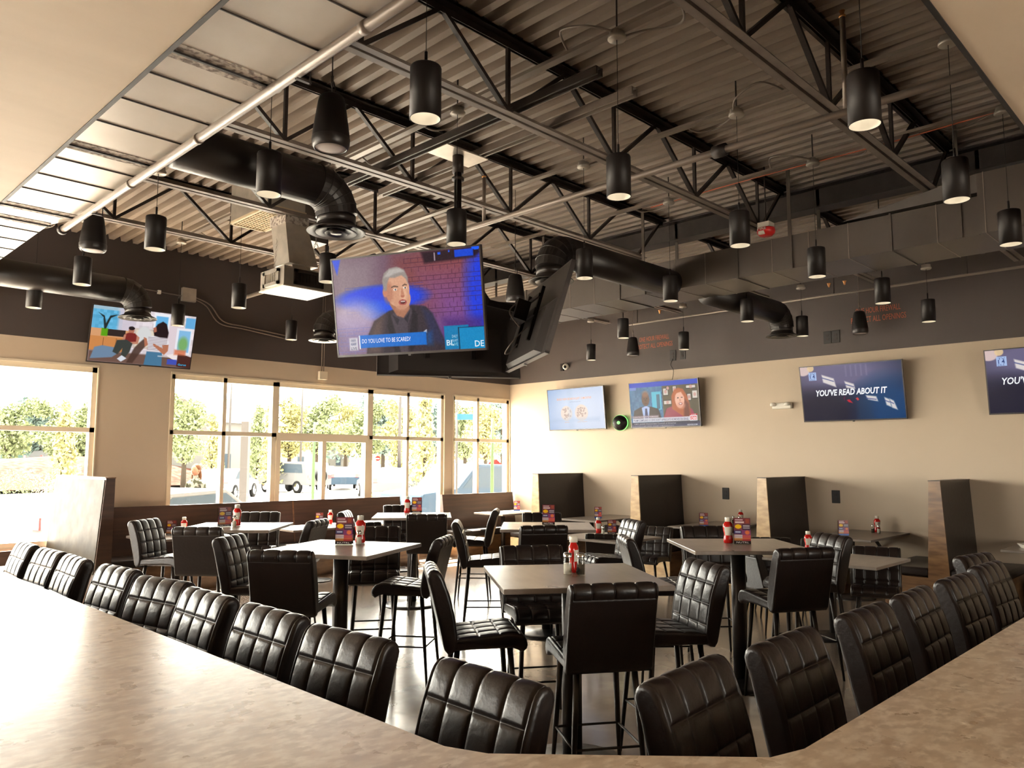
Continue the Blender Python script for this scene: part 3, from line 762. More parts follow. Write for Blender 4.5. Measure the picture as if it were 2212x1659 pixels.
# ------------------------------------------------------------------ screens
def television(loc, yawdeg, tilt, W, H, label, pic, texts=(), group=None, arm=None, lit=True, al=.46):
    e = empty('television', loc, 0, label, 'television', group)
    th = R(yawdeg) + PI / 2
    e.rotation_euler = Matrix.Rotation(th, 3, 'Z').to_4x4().to_3x3().__matmul__(Matrix.Rotation(tilt, 3, 'X')).to_euler()
    b = 0.012
    fr = MB().box((-W / 2, -0.004, H / 2 - b), (W / 2, 0.03, H / 2)).box((-W / 2, -0.004, -H / 2), (W / 2, 0.03, -H / 2 + b * 1.4)).box((-W / 2, -0.004, -H / 2), (-W / 2 + b, 0.03, H / 2)).box((W / 2 - b, -0.004, -H / 2), (W / 2, 0.03, H / 2))
    fr.build('bezel', M['bezel'], e)
    if pic is not None: picture('screen', pic, W - 2 * b, H - 2 * b, M['screen'], e, texts, 0.0)
    else: MB().box((-W / 2 + b, 0, -H / 2 + b), (W / 2 - b, 0.002, H / 2 - b)).build('screen', M['offscreen'], e)
    bc = MB().box((-W / 2 + .004, 0.004, -H / 2 + .004), (W / 2 - .004, 0.03, H / 2 - .004))
    a = [(-W * .42, .03, -H * .48), (W * .42, .03, -H * .48), (W * .42, .03, H * .12), (-W * .42, .03, H * .12), (-W * .36, .075, -H * .46), (W * .36, .075, -H * .46), (W * .36, .075, H * .02), (-W * .36, .075, H * .02)]
    bc.add(a, [(4, 5, 6, 7), (0, 1, 5, 4), (1, 2, 6, 5), (2, 3, 7, 6), (3, 0, 4, 7)])
    bc.build('back_cover', M['tvback'], e)
    MB().box((-.012, -.006, -H / 2 - .012), (.012, .02, -H / 2 + .004)).build('sensor', M['bezel'], e)
    mt = MB()
    if arm == 'wall':
        mt.box((-.25, .075, -.18), (-.21, .10, .2)).box((.21, .075, -.18), (.25, .10, .2)).box((-.3, .095, -.06), (.3, .115, .08)); mt.box((-.08, .11, -.05), (.08, al if al < .3 else .175, .05))
        mt.build('wall_bracket', M['black'], e)
    elif arm == 'pole':
        mt.box((-.22, .075, -.22), (-.18, .10, .22)).box((.18, .075, -.22), (.22, .10, .22)).box((-.25, .10, -.03), (.25, .115, .03)).box((-.25, .10, .12), (.25, .115, .15)).box((-.06, .115, -.05), (.06, .22, .11))
        mt.bar((0, .2, .03), (0.10, al * .68, .03), .03, .05).bar((0.10, al * .68, .03), (0, al - .04, .12), .03, .05)
        mt.build('swivel_bracket', M['black'], e)
        if al > .5 and yawdeg < 0: w_ = MB().sh().tube(spline([(-.1, .1, -.1), (-.16, .18, -.24), (-.05, .2, -.34), (.08, .14, -.3), (.15, .09, -.2)], 6), .005, 6)
        if al > .5 and yawdeg < 0: w_.tube(spline([(.02, .2, .1), (-.05, .26, -.02), (-.1, .16, -.12)], 6), .005, 6).build('cable', M['pipe'], e)
    return e
M['bezel'] = mat('dark_bezel', (0.03, 0.022, 0.02), 0.3)
M['tvback'] = mat('tv_back_plastic', (0.022, 0.017, 0.015), 0.42)
M['offscreen'] = mat('dark_screen', (0.01, 0.01, 0.012), 0.1)

# talk show picture
p = Pic(230, 134); p.grad((120, 95, 110), (92, 52, 78), 0.4)
p.rect(.0, .0, .30, 1, (150, 135, 140), .55, .14)
p.rect(.42, .0, 1, .62, (118, 60, 66), .75, .10)
p.ell(.82, .30, .35, .34, (150, 78, 70), .55, .9)
p.rect(.66, .30, 1.1, 1, (120, 74, 168), .65, .25)
p.ell(1.0, .45, .10, .5, (26, 60, 220), .95, .8)
p.bricks(.50, .05, 1, .66, (66, 32, 58), 13, .5)
p.bricks(.08, .30, .62, .60, (20, 44, 180), 10, .3)
p.ell(.33, .43, .31, .13, (18, 62, 226), .95, .35)
p.ell(.30, .55, .12, .10, (22, 84, 230), .8, .5)
p.ell(.14, .60, .16, .16, (196, 176, 200), .7, .8)
p.poly([(.0, .0), (.06, .0), (.03, .16)], (24, 70, 226), .9, .01)
p.bricks(.0, .72, .3, 1.0, (90, 110, 190), 8, .4)
p.rect(.0, .66, .28, 1, (150, 130, 190), .45, .12)
p.rect(.74, .68, 1, .90, (70, 36, 110), .7, .05)
p.poly([(.62, 0), (1, 0), (1, .06), (.97, .10), (.64, .12)], (34, 16, 30), .95, .02)
p.rect(.84, .015, .96, .085, (10, 70, 215), .95); p.rect(.73, .02, .75, .045, (30, 90, 230)); p.rect(.80, .01, .81, .03, (30, 90, 230)); p.rect(.706, .02, .712, .10, (200, 180, 190))
p.ell(.98, .0, .03, .03, (20, 90, 240))
# seated man in a dark jacket, a plain likeness of nobody
p.poly([(.20, 1.0), (.22, .80), (.27, .66), (.37, .57), (.44, .54), (.54, .52), (.63, .545), (.67, .62), (.71, .78), (.77, 1.0)], (50, 40, 50), 1, .01)
p.poly([(.22, .85), (.27, .67), (.34, .6), (.30, 1.0), (.21, 1.0)], (104, 80, 74), .75, .05)
p.poly([(.60, .55), (.67, .62), (.75, .95), (.66, .9)], (40, 44, 84), .7, .03)
p.poly([(.385, .62), (.44, .55), (.53, .55), (.535, .60), (.50, .72), (.49, 1.0), (.42, 1.0)], (70, 60, 70), 1, .008)
p.poly([(.38, .57), (.40, .70), (.44, 1.0), (.40, 1.0), (.36, .72)], (30, 24, 32), .8, .01)
p.poly([(.54, .55), (.53, .66), (.50, .86), (.51, 1.0), (.56, .9), (.57, .62)], (30, 24, 32), .8, .01)
p.poly([(.40, .40), (.52, .45), (.52, .56), (.475, .645), (.43, .62), (.385, .50)], (168, 112, 86), 1, .008)
p.ell(.445, .36, .083, .165, (214, 160, 130), 1, .05, .05); p.ell(.47, .45, .062, .11, (206, 150, 120), 1, .08)
p.ell(.38, .38, .035, .11, (176, 112, 88), .7, .5); p.ell(.485, .41, .025, .07, (232, 184, 152), .7, .8)
p.ell(.360, .375, .016, .048, (196, 128, 102), 1, .2)
p.poly([(.352, .36), (.345, .25), (.36, .18), (.40, .135), (.45, .125), (.50, .16), (.522, .24), (.52, .31), (.507, .25), (.48, .215), (.43, .235), (.395, .23), (.378, .29), (.372, .36)], (150, 140, 134), 1, .009)
p.poly([(.36, .22), (.40, .15), (.47, .14), (.50, .18), (.44, .19), (.39, .22)], (190, 182, 176), .8, .012)
p.poly([(.405, .325), (.425, .312), (.452, .322), (.452, .334), (.425, .326), (.405, .336)], (90, 66, 56), 1, .004); p.poly([(.480, .318), (.498, .302), (.514, .312), (.514, .322), (.498, .316), (.482, .328)], (90, 66, 56), 1, .004)
p.ell(.430, .355, .013, .011, (236, 224, 212)); p.ell(.432, .355, .005, .009, (50, 50, 60)); p.ell(.497, .343, .012, .011, (236, 224, 212)); p.ell(.499, .343, .005, .009, (50, 50, 60))
p.poly([(.472, .35), (.482, .35), (.492, .42), (.478, .435), (.464, .428)], (190, 126, 98), .9, .006); p.ell(.478, .428, .014, .012, (176, 104, 82), .8)
p.ell(.477, .488, .028, .030, (170, 84, 78)); p.ell(.478, .487, .018, .017, (84, 26, 28)); p.rect(.464, .474, .492, .484, (238, 224, 214))
p.ell(.470, .545, .04, .03, (190, 132, 106), .6, .6)
p.poly([(.395, .60), (.445, .66), (.43, .72)], (44, 38, 48), 1, .004); p.poly([(.52, .585), (.478, .655), (.50, .70)], (44, 38, 48), 1, .004)
p.poly([(.60, .80), (.625, .775), (.625, .81)], (220, 214, 220))
p.rect(.74, .755, .90, .99, (6, 122, 176), 1, .006); p.rect(.835, .78, 1, 1, (8, 134, 190), 1, .006); p.rect(.832, .775, .838, 1, (10, 40, 60)); p.rect(.83, .775, 1, .781, (10, 40, 60))
p.rect(.152, .80, .62, .93, (0, 108, 206), .97, .004); p.rect(.62, .80, .66, .93, (0, 90, 180), .5, .03)
p.rect(.152, .80, .160, .94, (236, 236, 240)); p.rect(.082, .82, .142, .95, (212, 208, 214), .92, .01)
for k, (a, b) in enumerate(((.832, .862), (.87, .90))): p.rect(.095, a, .13, b, (130, 128, 150), .5, .006)
p.noise(8, 2)
TA = television((3.49, 4.53, 2.862), -155.4, R(10.6), 1.24, 0.755, 'large hanging screen showing a grey-haired talk show man in a dark jacket', p, [
    ('DO YOU LOVE TO BE SCARED?', .172, .882, .044, (244, 248, 252), 0.12, 0.0, .34), ('LIVE', .092, .945, .030, (70, 78, 110), 0, .01, .042),
    ('DAILY', .092, .858, .020, (120, 124, 150), 0, .0, .036), ('BLAST', .092, .895, .020, (90, 100, 140), 0, .01, .04),
    ('BL', .752, .95, .055, (216, 238, 244), 0, .01, .05), ('DE', .935, .975, .06, (216, 238, 244), 0, .01, .058), ('LIVE', .79, .955, .03, (120, 190, 210), 0, .01, .036), ('DAILY', .79, .875, .028, (170, 214, 226), 0, 0, .036), ('BLAST', .79, .915, .024, (170, 214, 226), 0, 0, .036)],
    'screens on the ceiling pole', 'pole')
television((4.48, 4.10, 2.80), -32.0, R(16.7), 1.24, 0.72, 'hanging screen seen from behind, tilted, right of the talk show screen', None, (), 'screens on the ceiling pole', 'pole', al=.62)
television((4.40, 5.10, 2.765), 57.0, R(13), 1.24, 0.72, 'hanging screen facing the windows, only its lower edge showing under the talk show screen', None, (), 'screens on the ceiling pole', 'pole', al=.62)
pe = empty('ceiling_pole', (3.98, 4.52, 4.13), 0, 'dark ceiling pole carrying the hanging screens', 'pole')
MB().sh().tube([(0, 0, 0), (0, 0, -1.5)], 0.030, 18).build('pole', M['black'], pe)
MB().sh().tube([(0, 0, 0), (0, 0, -0.14)], 0.045, 18).tube([(0, 0, -.18), (0, 0, -.2)], 0.05, 18).build('threaded_coupling', M['steel'], pe)
MB().box((-.22, -.12, 0), (.22, .12, .012)).build('ceiling_plate', M['galv'], pe)
MB().box((-.09, -.09, -1.42), (.09, .09, -1.12)).build('screen_hub', M['black'], pe)

# woman talking to another, on the window wall screen
p = Pic(190, 108); p.grad((214, 206, 214), (226, 214, 216), 0)
p.rect(.0, .0, .28, .42, (96, 176, 216), 1, .01); p.noise(30, 6); p.rect(0, 0, .28, .06, (190, 200, 206), .7); p.rect(.24, 0, .40, .42, (206, 196, 208), .9, .03)
p.rect(.58, .02, .74, .34, (236, 238, 244)); p.rect(.60, .07, .72, .34, (104, 178, 226), 1, .01); p.rect(.90, .04, 1, .24, (100, 170, 220), 1, .01); p.rect(.74, 0, .88, .9, (222, 206, 212), 1, .01)
p.rect(.82, .25, .98, .74, (232, 232, 240)); p.rect(.845, .29, .965, .70, (132, 186, 226), 1, .01); p.ell(.90, .55, .05, .14, (120, 170, 90), .9, .6)
p.rect(.0, .40, .42, .56, (214, 156, 110)); p.rect(.10, .40, .32, .52, (40, 30, 30), .95); p.rect(.0, .54, .36, .80, (204, 134, 76)); p.rect(.12, .56, .125, .80, (120, 70, 40)); p.rect(.24, .56, .245, .80, (120, 70, 40))
p.rect(.095, .39, .155, .53, (92, 158, 20), 1, .008); p.poly([(.118, .40), (.10, .20), (.05, .12), (.11, .17), (.13, .30), (.16, .16), (.24, .12), (.17, .20), (.135, .40)], (30, 36, 34), .95, .006)
p.rect(.0, .80, 1, 1, (110, 82, 72), 1, .02)
p.poly([(.02, .95), (.05, .74), (.12, .70), (.24, .72), (.26, .84), (.22, .9)], (110, 134, 160), 1, .01)
p.rect(.40, .33, .62, .70, (206, 190, 180)); p.rect(.42, .36, .60, .66, (226, 212, 190)); p.ell(.50, .45, .07, .16, (214, 214, 214), 1, .3)
p.ell(.375, .385, .028, .055, (176, 112, 92)); p.ell(.375, .345, .030, .035, (36, 26, 28)); p.poly([(.32, .46), (.35, .43), (.41, .43), (.44, .48), (.44, .60), (.32, .60)], (122, 38, 36), 1, .008)
p.poly([(.31, .47), (.33, .46), (.32, .62), (.29, .64)], (190, 128, 104)); p.poly([(.43, .46), (.46, .50), (.45, .62), (.36, .64), (.36, .60), (.43, .58)], (190, 128, 104), 1, .006)
p.poly([(.22, .80), (.25, .58), (.34, .56), (.40, .62), (.38, .78), (.34, .9), (.30, .9), (.31, .72), (.27, .84)], (58, 62, 58), 1, .008); p.poly([(.27, .92), (.31, .85), (.36, .90), (.31, .97)], (214, 218, 226))
p.poly([(.36, .98), (.42, .70), (.46, .60), (.50, .52), (.56, .56), (.50, .72), (.42, .98)], (74, 52, 44), .9, .012)
p.poly([(.53, .52), (.58, .44), (.70, .44), (.755, .52), (.76, .62), (.70, .72), (.56, .72), (.54, .60)], (226, 222, 226), 1, .008)
for k in range(9): p.rect(.545, .47 + k * .028, .735, .478 + k * .028, (90, 60, 70), .8)
p.poly([(.545, .74), (.70, .74), (.71, 1), (.53, 1)], (72, 118, 150), 1, .008); p.poly([(.69, .60), (.755, .58), (.755, .70), (.72, .78), (.60, .62), (.60, .58), (.70, .66)], (180, 114, 86), 1, .006)
p.poly([(.585, .34), (.62, .22), (.67, .16), (.71, .20), (.74, .36), (.735, .46), (.66, .46), (.60, .44)], (38, 24, 26), 1, .01); p.poly([(.58, .30), (.61, .27), (.62, .36), (.595, .38)], (176, 108, 84))
p.poly([(.50, .48), (.53, .50), (.55, .62), (.52, .66)], (180, 114, 86)); p.rect(.66, .80, .98, .82, (240, 236, 236), .7); p.poly([(.74, .78), (.86, .72), (.90, .9), (.80, .84)], (240, 228, 226)); p.poly([(.86, .72), (1, .78), (1, 1), (.86, .98)], (74, 40, 34)); p.rect(.82, .66, .94, .76, (214, 120, 84), .9, .02); p.rect(.76, .85, .86, .95, (60, 80, 190), .9)
television((3.861, 10.70, 3.325), -94.0, R(15.5), 1.31, 0.755, 'tilted screen high on the window wall showing two women in a bright room', p, [('Gurus', .875, .955, .035, (40, 190, 240), 0, .01, .085)], None, 'wall', al=.235)

# bone advertisement
p = Pic(150, 86); p.grad((158, 184, 222), (196, 208, 232), 0.3); p.ell(.55, .5, .45, .5, (214, 220, 236), .5, .9)
for cx in (.33, .60):
    p.ell(cx, .60, .105 if cx < .5 else .115, .185 if cx < .5 else .2, (224, 206, 196), 1, .06)
    for k in range(26):
        a = rng.rand() * 6.28; q = rng.rand() ** .5 * .085; p.ell(cx + q * math.cos(a), .60 + q * math.sin(a) * 1.7, .012, .022, (176, 150, 142), .8, .4, rng.rand() * 3)
p.rect(0, .74, .9, .80, (160, 182, 214), .5, .06); p.rect(.36, 0, .46, 1, (170, 190, 218), .35, .05)
television((10.92, 9.096, 2.646), 180, R(5.7), 1.338, .773, 'pale blue screen with two round bone pictures, leftmost on the right wall', p, [
    ('BUILD NEW BONE IN JUST 12 MONTHS', .17, .27, .052, (238, 170, 120), 0, .012, .62), ('OSTEOPOROTIC', .40, .335, .018, (110, 130, 170), 0, 0, .2), ('BEFORE', .29, .83, .018, (220, 170, 110), 0, 0, .08), ('AFTER 12 MONTHS', .52, .83, .018, (220, 170, 110), 0, 0, .17)], None, 'wall')

# news channel with two speakers
p = Pic(190, 108); p.grad((62, 104, 150), (44, 70, 110), .5); p.rect(0, .10, .49, .9, (58, 110, 150)); p.noise(26, 5)
p.rect(.33, .22, .47, .62, (80, 190, 214), .9, .01); p.rect(.40, .28, .45, .60, (60, 90, 110), .8); p.rect(.49, .10, 1, .9, (84, 74, 56)); p.rect(0, 0, 1, .105, (20, 62, 190)); p.rect(0, .098, .1, .16, (100, 130, 200))
for a in ((.50, .15, .58, .32), (.64, .12, .70, .26), (.83, .12, .97, .20), (.84, .30, .90, .46), (.91, .24, .99, .42), (.50, .42, .62, .52), (.55, .12, .60, .2)):
    p.rect(*a, (30, 26, 22)); p.rect(a[0] + .007, a[1] + .012, a[2] - .007, a[3] - .012, (206, 196, 186)); p.ell((a[0] + a[2]) / 2, (a[1] + a[3]) / 2, .02, .04, (190, 140, 130), .8)
p.poly([(.03, .82), (.05, .62), (.16, .54), (.30, .54), (.42, .60), (.46, .82)], (50, 36, 40), 1, .01); p.poly([(.17, .56), (.24, .52), (.29, .56), (.27, .80), (.19, .80)], (170, 190, 230)); p.poly([(.22, .58), (.25, .58), (.26, .80), (.21, .80)], (34, 44, 90))
p.ell(.235, .37, .058, .155, (96, 62, 50), 1, .06); p.ell(.235, .25, .052, .07, (150, 104, 84), .6, .6); p.ell(.213, .36, .010, .010, (24, 14, 12)); p.ell(.255, .36, .010, .010, (24, 14, 12)); p.ell(.235, .40, .012, .022, (70, 42, 34)); p.rect(.215, .455, .255, .468, (60, 30, 28))
p.poly([(.49, .80), (.54, .60), (.62, .56), (.80, .56), (.90, .64), (.95, .82), (.50, .86)], (150, 50, 74), 1, .012)
p.poly([(.62, .62), (.62, .34), (.66, .21), (.72, .165), (.79, .20), (.84, .34), (.87, .52), (.88, .80), (.78, .80), (.66, .66)], (172, 88, 50), 1, .012); p.poly([(.80, .40), (.86, .52), (.87, .8), (.78, .8)], (92, 40, 30), .8, .03)
p.ell(.735, .42, .066, .185, (232, 176, 152), 1, .05); p.ell(.75, .55, .06, .08, (214, 150, 128), .6, .5); p.poly([(.66, .36), (.67, .24), (.74, .20), (.80, .28), (.81, .4), (.76, .26), (.70, .28)], (180, 96, 56), 1, .01)
p.ell(.712, .385, .014, .012, (70, 50, 46)); p.ell(.768, .38, .014, .012, (70, 50, 46)); p.ell(.74, .44, .010, .03, (206, 140, 118)); p.ell(.745, .515, .026, .026, (140, 40, 40)); p.ell(.745, .512, .018, .012, (244, 226, 220))
p.rect(.0, .735, .42, .79, (160, 140, 150), .7, .02); p.rect(.02, .795, .86, .885, (206, 204, 214), .95); p.rect(.86, .775, .965, .89, (236, 232, 236)); p.rect(.87, .795, .955, .87, (206, 20, 24)); p.rect(.0, .89, 1, .945, (48, 44, 60), .85); p.rect(.0, .945, 1, 1, (62, 58, 84), .8)
p.rect(.862, .742, .965, .775, (190, 30, 50), .9)
television((10.92, 7.201, 2.641), 180, R(5.3), 1.357, .78, 'screen with a news anchor beside a red-haired woman, above the second tall booth', p, [
    ('CNN', .876, .862, .052, (248, 240, 240), 0, .03, .074), ('LIVE', .882, .768, .020, (250, 230, 230), 0, .01, .065), ('CONTROVERSIAL REMARKS', .03, .782, .030, (206, 190, 196), 0, .01, .38),
    ("TRUMP COMPLAINS U.S. JEWS DON'T APPRECIATE HIS MOVES ON ISRAEL", .03, .868, .048, (90, 90, 116), 0, .012, .815), ('CEO, Jewish Democratic Council of America', .04, .935, .026, (196, 192, 204), 0, 0, .62), ('NEWSROOM', .82, .985, .028, (226, 226, 236), 0, .012, .14), ('LEAD-UP TO THE HEARING', .03, .985, .022, (150, 148, 170), 0, 0, .6)], None, 'wall')

def subway(full=True):
    p = Pic(200, 114); p.grad((58, 52, 74), (16, 34, 66), .5); p.ell(.42, .15, .5, .3, (120, 112, 146), .75, .9); p.ell(.85, .75, .3, .45, (14, 66, 116), .8, .9); p.ell(.2, .85, .4, .4, (20, 14, 34), .7, .8)
    p.rect(.55, .62, .70, 1, (30, 60, 92), .5, .05)
    if full:
        for k in range(5): p.rect(.46 + k * .05, .02, .475 + k * .05, .22, (140, 130, 160), .35, .01)
    for q in ([(.22, .16), (.34, .24), (.36, .40), (.23, .30)], [(.445, .30), (.535, .36), (.545, .45), (.46, .42)], [(.64, .57), (.74, .60), (.755, .69), (.66, .65)], [(.815, .62), (.86, .66), (.875, .80), (.83, .76)], [(.862, .65), (.90, .69), (.93, .85), (.88, .81)]):
        p.poly(q, (222, 214, 210), .95, .012); c0, c1 = q[0], q[1]; p.poly([(c0[0], c0[1] + .045), (c1[0], c1[1] + .045), (c1[0], c1[1] + .062), (c0[0], c0[1] + .062)], (60, 70, 130), .9, .006)
    p.ell(.03, .07, .07, .09, (222, 196, 190), .9, .2); p.ell(.11, .03, .035, .06, (226, 196, 150), .9, .2)
    p.poly([(.45, .64), (.48, .63), (.51, .70), (.47, .68)], (196, 30, 50), .95); p.poly([(.54, .62), (.56, .60), (.575, .64), (.56, .66)], (206, 60, 60), .95); p.poly([(.42, .60), (.44, .56), (.43, .66)], (90, 20, 60), .9)
    p.rect(.085, .105, .165, .255, (166, 190, 232), .95, .004)
    return p
TXT = [("YOU'VE READ ABOUT IT", .145, .545, .105, (244, 246, 250), .22, .03, .705), ('4', .125, .215, .065, (40, 60, 120), 0, .01, .025), ('TV', .098, .155, .035, (60, 80, 140), 0, 0, .055), ('1', .098, .215, .065, (60, 80, 140), 0, 0, .008), ('DLS', .095, .25, .03, (60, 80, 140), 0, 0, .05)]
television((10.90, 4.138, 2.653), 182.5, R(9.2), 1.375, .80, 'dark screen reading YOU\'VE READ ABOUT IT in full, above the third tall booth', subway(), TXT, None, 'wall')
TXT2 = [("YOU'VE READ ABOUT IT", .115, .545, .105, (244, 246, 250), .22, .018, .735)] + TXT[1:]
television((10.90, 1.80, 2.668), 180, R(7.5), 1.39, .80, 'dark screen cut by the right frame edge, its caption partly out of view', subway(False), TXT2, None, 'wall')

# ------------------------------------------------------------------ small fittings on the walls
def plate(y, z, label, nm='wall_outlet', x=XR, sw=0.115, sh=0.18):
    e = empty(nm, (x, y, z), 0, label, 'outlet', 'black plates on the right wall')
    MB().bbox((-.012, -sw / 2, -sh / 2), (0, sw / 2, sh / 2), .004).build('cover_plate', M['matblack'], e)
    MB().box((-.016, -.02, -.045), (-.010, .02, -.01)).box((-.016, -.02, .01), (-.010, .02, .045)).build('socket', M['steel'], e)
plate(6.20, 1.193, 'black outlet between the second and third tall booths')
plate(4.48, 1.20, 'black outlet between the third and fourth tall booths')
plate(4.51, 3.479, 'left one of the two black plates high on the dark wall')
plate(4.39, 3.479, 'right one of the two black plates high on the dark wall', sw=.11)
plate(7.114, 3.462, 'black plate above the news screen with a cable hanging from it')
plate(6.925, 3.467, 'black plate above the news screen, right of the cable', sw=.10)
tag(MB().sh().tube(spline([(11.08, 7.11, 3.40), (11.06, 7.14, 3.30), (11.05, 7.08, 3.2), (11.04, 7.10, 3.05)], 6), .005, 6).build('hanging_cord', M['black']), 'thin cord dropping from the wall plate to the news screen', 'cord')
e = empty('emergency_light', (XR, 5.214, 2.521), 0, 'white emergency light unit left of the YOU\'VE READ ABOUT IT screen', 'light')
MB().bbox((-.07, -.15, -.045), (0, .15, .045), .015).build('housing', M['white'], e)
for y in (-.10, .12): MB().sh().lathe([(.0, .03), (.03, .028), (.045, .0), (.04, -.02), (.0, -.026)], 16, (-.085, y, .02), cap=(False, False)).build('lamp_head', M['white'], e)
e = empty('wall_sign_light', (XR - .10, 8.16, 2.362), 0, 'round black wall light with a glowing green ring, between the two left screens', 'light')
q = MB().sh().lathe([(0, .075), (.07, .07), (.125, .03), (.135, .0)], 32, cap=(False, False)); o = q.build('black_cover', M['black'], e); o.rotation_euler = (0, -PI / 2, R(18)); 
q = MB().sh().lathe([(.137, .0), (.14, -.012), (.14, -.04), (.13, -.05)], 32, cap=(False, False)); o = q.build('green_ring', M['green'], e); o.rotation_euler = (0, -PI / 2, R(18))
q = MB().sh().lathe([(0, .082), (.025, .08), (.03, .07)], 20, cap=(False, False)); o = q.build('centre_badge', M['green'], e); o.rotation_euler = (0, -PI / 2, R(18))
q = MB().sh().lathe([(.12, -.04), (.10, -.10), (0, -.10)], 24, cap=(False, False)); o = q.build('back_mount', M['black'], e); o.rotation_euler = (0, -PI / 2, 0)
e = empty('security_camera', (XR, 9.46, 3.464), 0, 'small white dome camera and black box above the leftmost right-wall screen', 'camera')
MB().sh().ball((-.06, -.03, 0), .06, n=10).build('dome', M['white'], e); MB().sh().ball((-.105, -.05, -.01), .03, n=8).build('lens', M['black'], e)
MB().box((-.03, .06, -.07), (0, .13, .07)).build('junction_box', M['black'], e)
e = empty('fire_alarm', (7.17, 3.487, 3.985), 0, 'red fire alarm with a white top above the dark duct', 'alarm')
MB().sh().lathe([(0, -.05), (.06, -.048), (.085, -.02), (.09, 0), (.085, .03), (0, .035)], 24, cap=(False, False)).build('alarm_body', M['alarm'], e)
MB().box((-.06, -.06, .035), (.06, .06, .085)).build('backbox', M['white'], e)
MB().bbox((-.095, -.02, -.045), (-.06, .04, -.01), .006).build('strobe', M['white'], e)
v, f, tw = text_mesh('FIRE', .05, 0, .001); q = MB().add([(-.092, .045 - a, b - .002) for a, b in v], f); q.build('lettering', M['white'], e)
MB().tube([(0, 0, .08), (0, 0, .67)], .007, 8).build('stem', M['steel'], e)
def stencil(y0, y1, z, label):
    W = y0 - y1; e = empty('wall_stencil', (XR, (y0 + y1) / 2, z), 0, label, 'sign', 'orange firewall stencils')
    for k, t in enumerate(('ONE HOUR FIREWALL', 'PROTECT ALL OPENINGS')):
        v, f, tw = text_mesh(t, 1, 0, .0); s = W * (.82 if k == 0 else 1) / tw; off = W * .09 if k == 0 else 0
        MB().add([(-.002, W / 2 - off - a * s, -k * .125 + b * .115) for a, b in v], f).build('lettering', M['stencil'], e)
stencil(7.86, 7.12, 3.76, 'orange ONE HOUR FIREWALL stencil on the dark wall, left one')
stencil(4.17, 3.44, 3.76, 'orange ONE HOUR FIREWALL stencil on the dark wall, right one')
# conduit on the window wall
e = empty('wall_conduit', (3.9, YW - .03, 4.0), 0, 'thin conduit with a box on the dark part of the window wall', 'conduit')
cz = MB().sh().tube([(-2.6, 0, .12), (.55, 0, .02)], .008, 8).tube(spline([(.72, 0, .0), (.9, 0, -.08), (1.1, 0, -.3), (1.5, 0, -.34), (2.3, 0, -.42)], 6), .010, 8).tube(spline([(.72, 0, .03), (.95, 0, -.05), (1.15, 0, -.26), (1.5, 0, -.30), (2.3, 0, -.37)], 6), .010, 8)
cz.build('conduit_run', M['pipe'], e)
MB().box((.53, -.05, -.05), (.72, .02, .14)).build('junction_box', M['galv'], e)
cs = MB()
for k in range(5): cs.box((-2.2 + k * .6, -.02, .08 - k * .02), (-2.16 + k * .6, .02, .13 - k * .02))
cs.build('clip', M['white'], e)
e = empty('wall_conduit', (6.74, YW - .02, 3.06), 0, 'thin drop pipes ending in a box, left of the talk show screen', 'conduit')
MB().sh().tube([(-.02, -.02, .05), (-.02, -.02, 1.5)], .008, 8).tube([(.02, -.02, .05), (.02, -.02, 1.5)], .008, 8).build('conduit_run', M['pipe'], e)
MB().box((-.07, -.06, -.06), (.07, .01, .07)).build('junction_box', M['frame'], e)

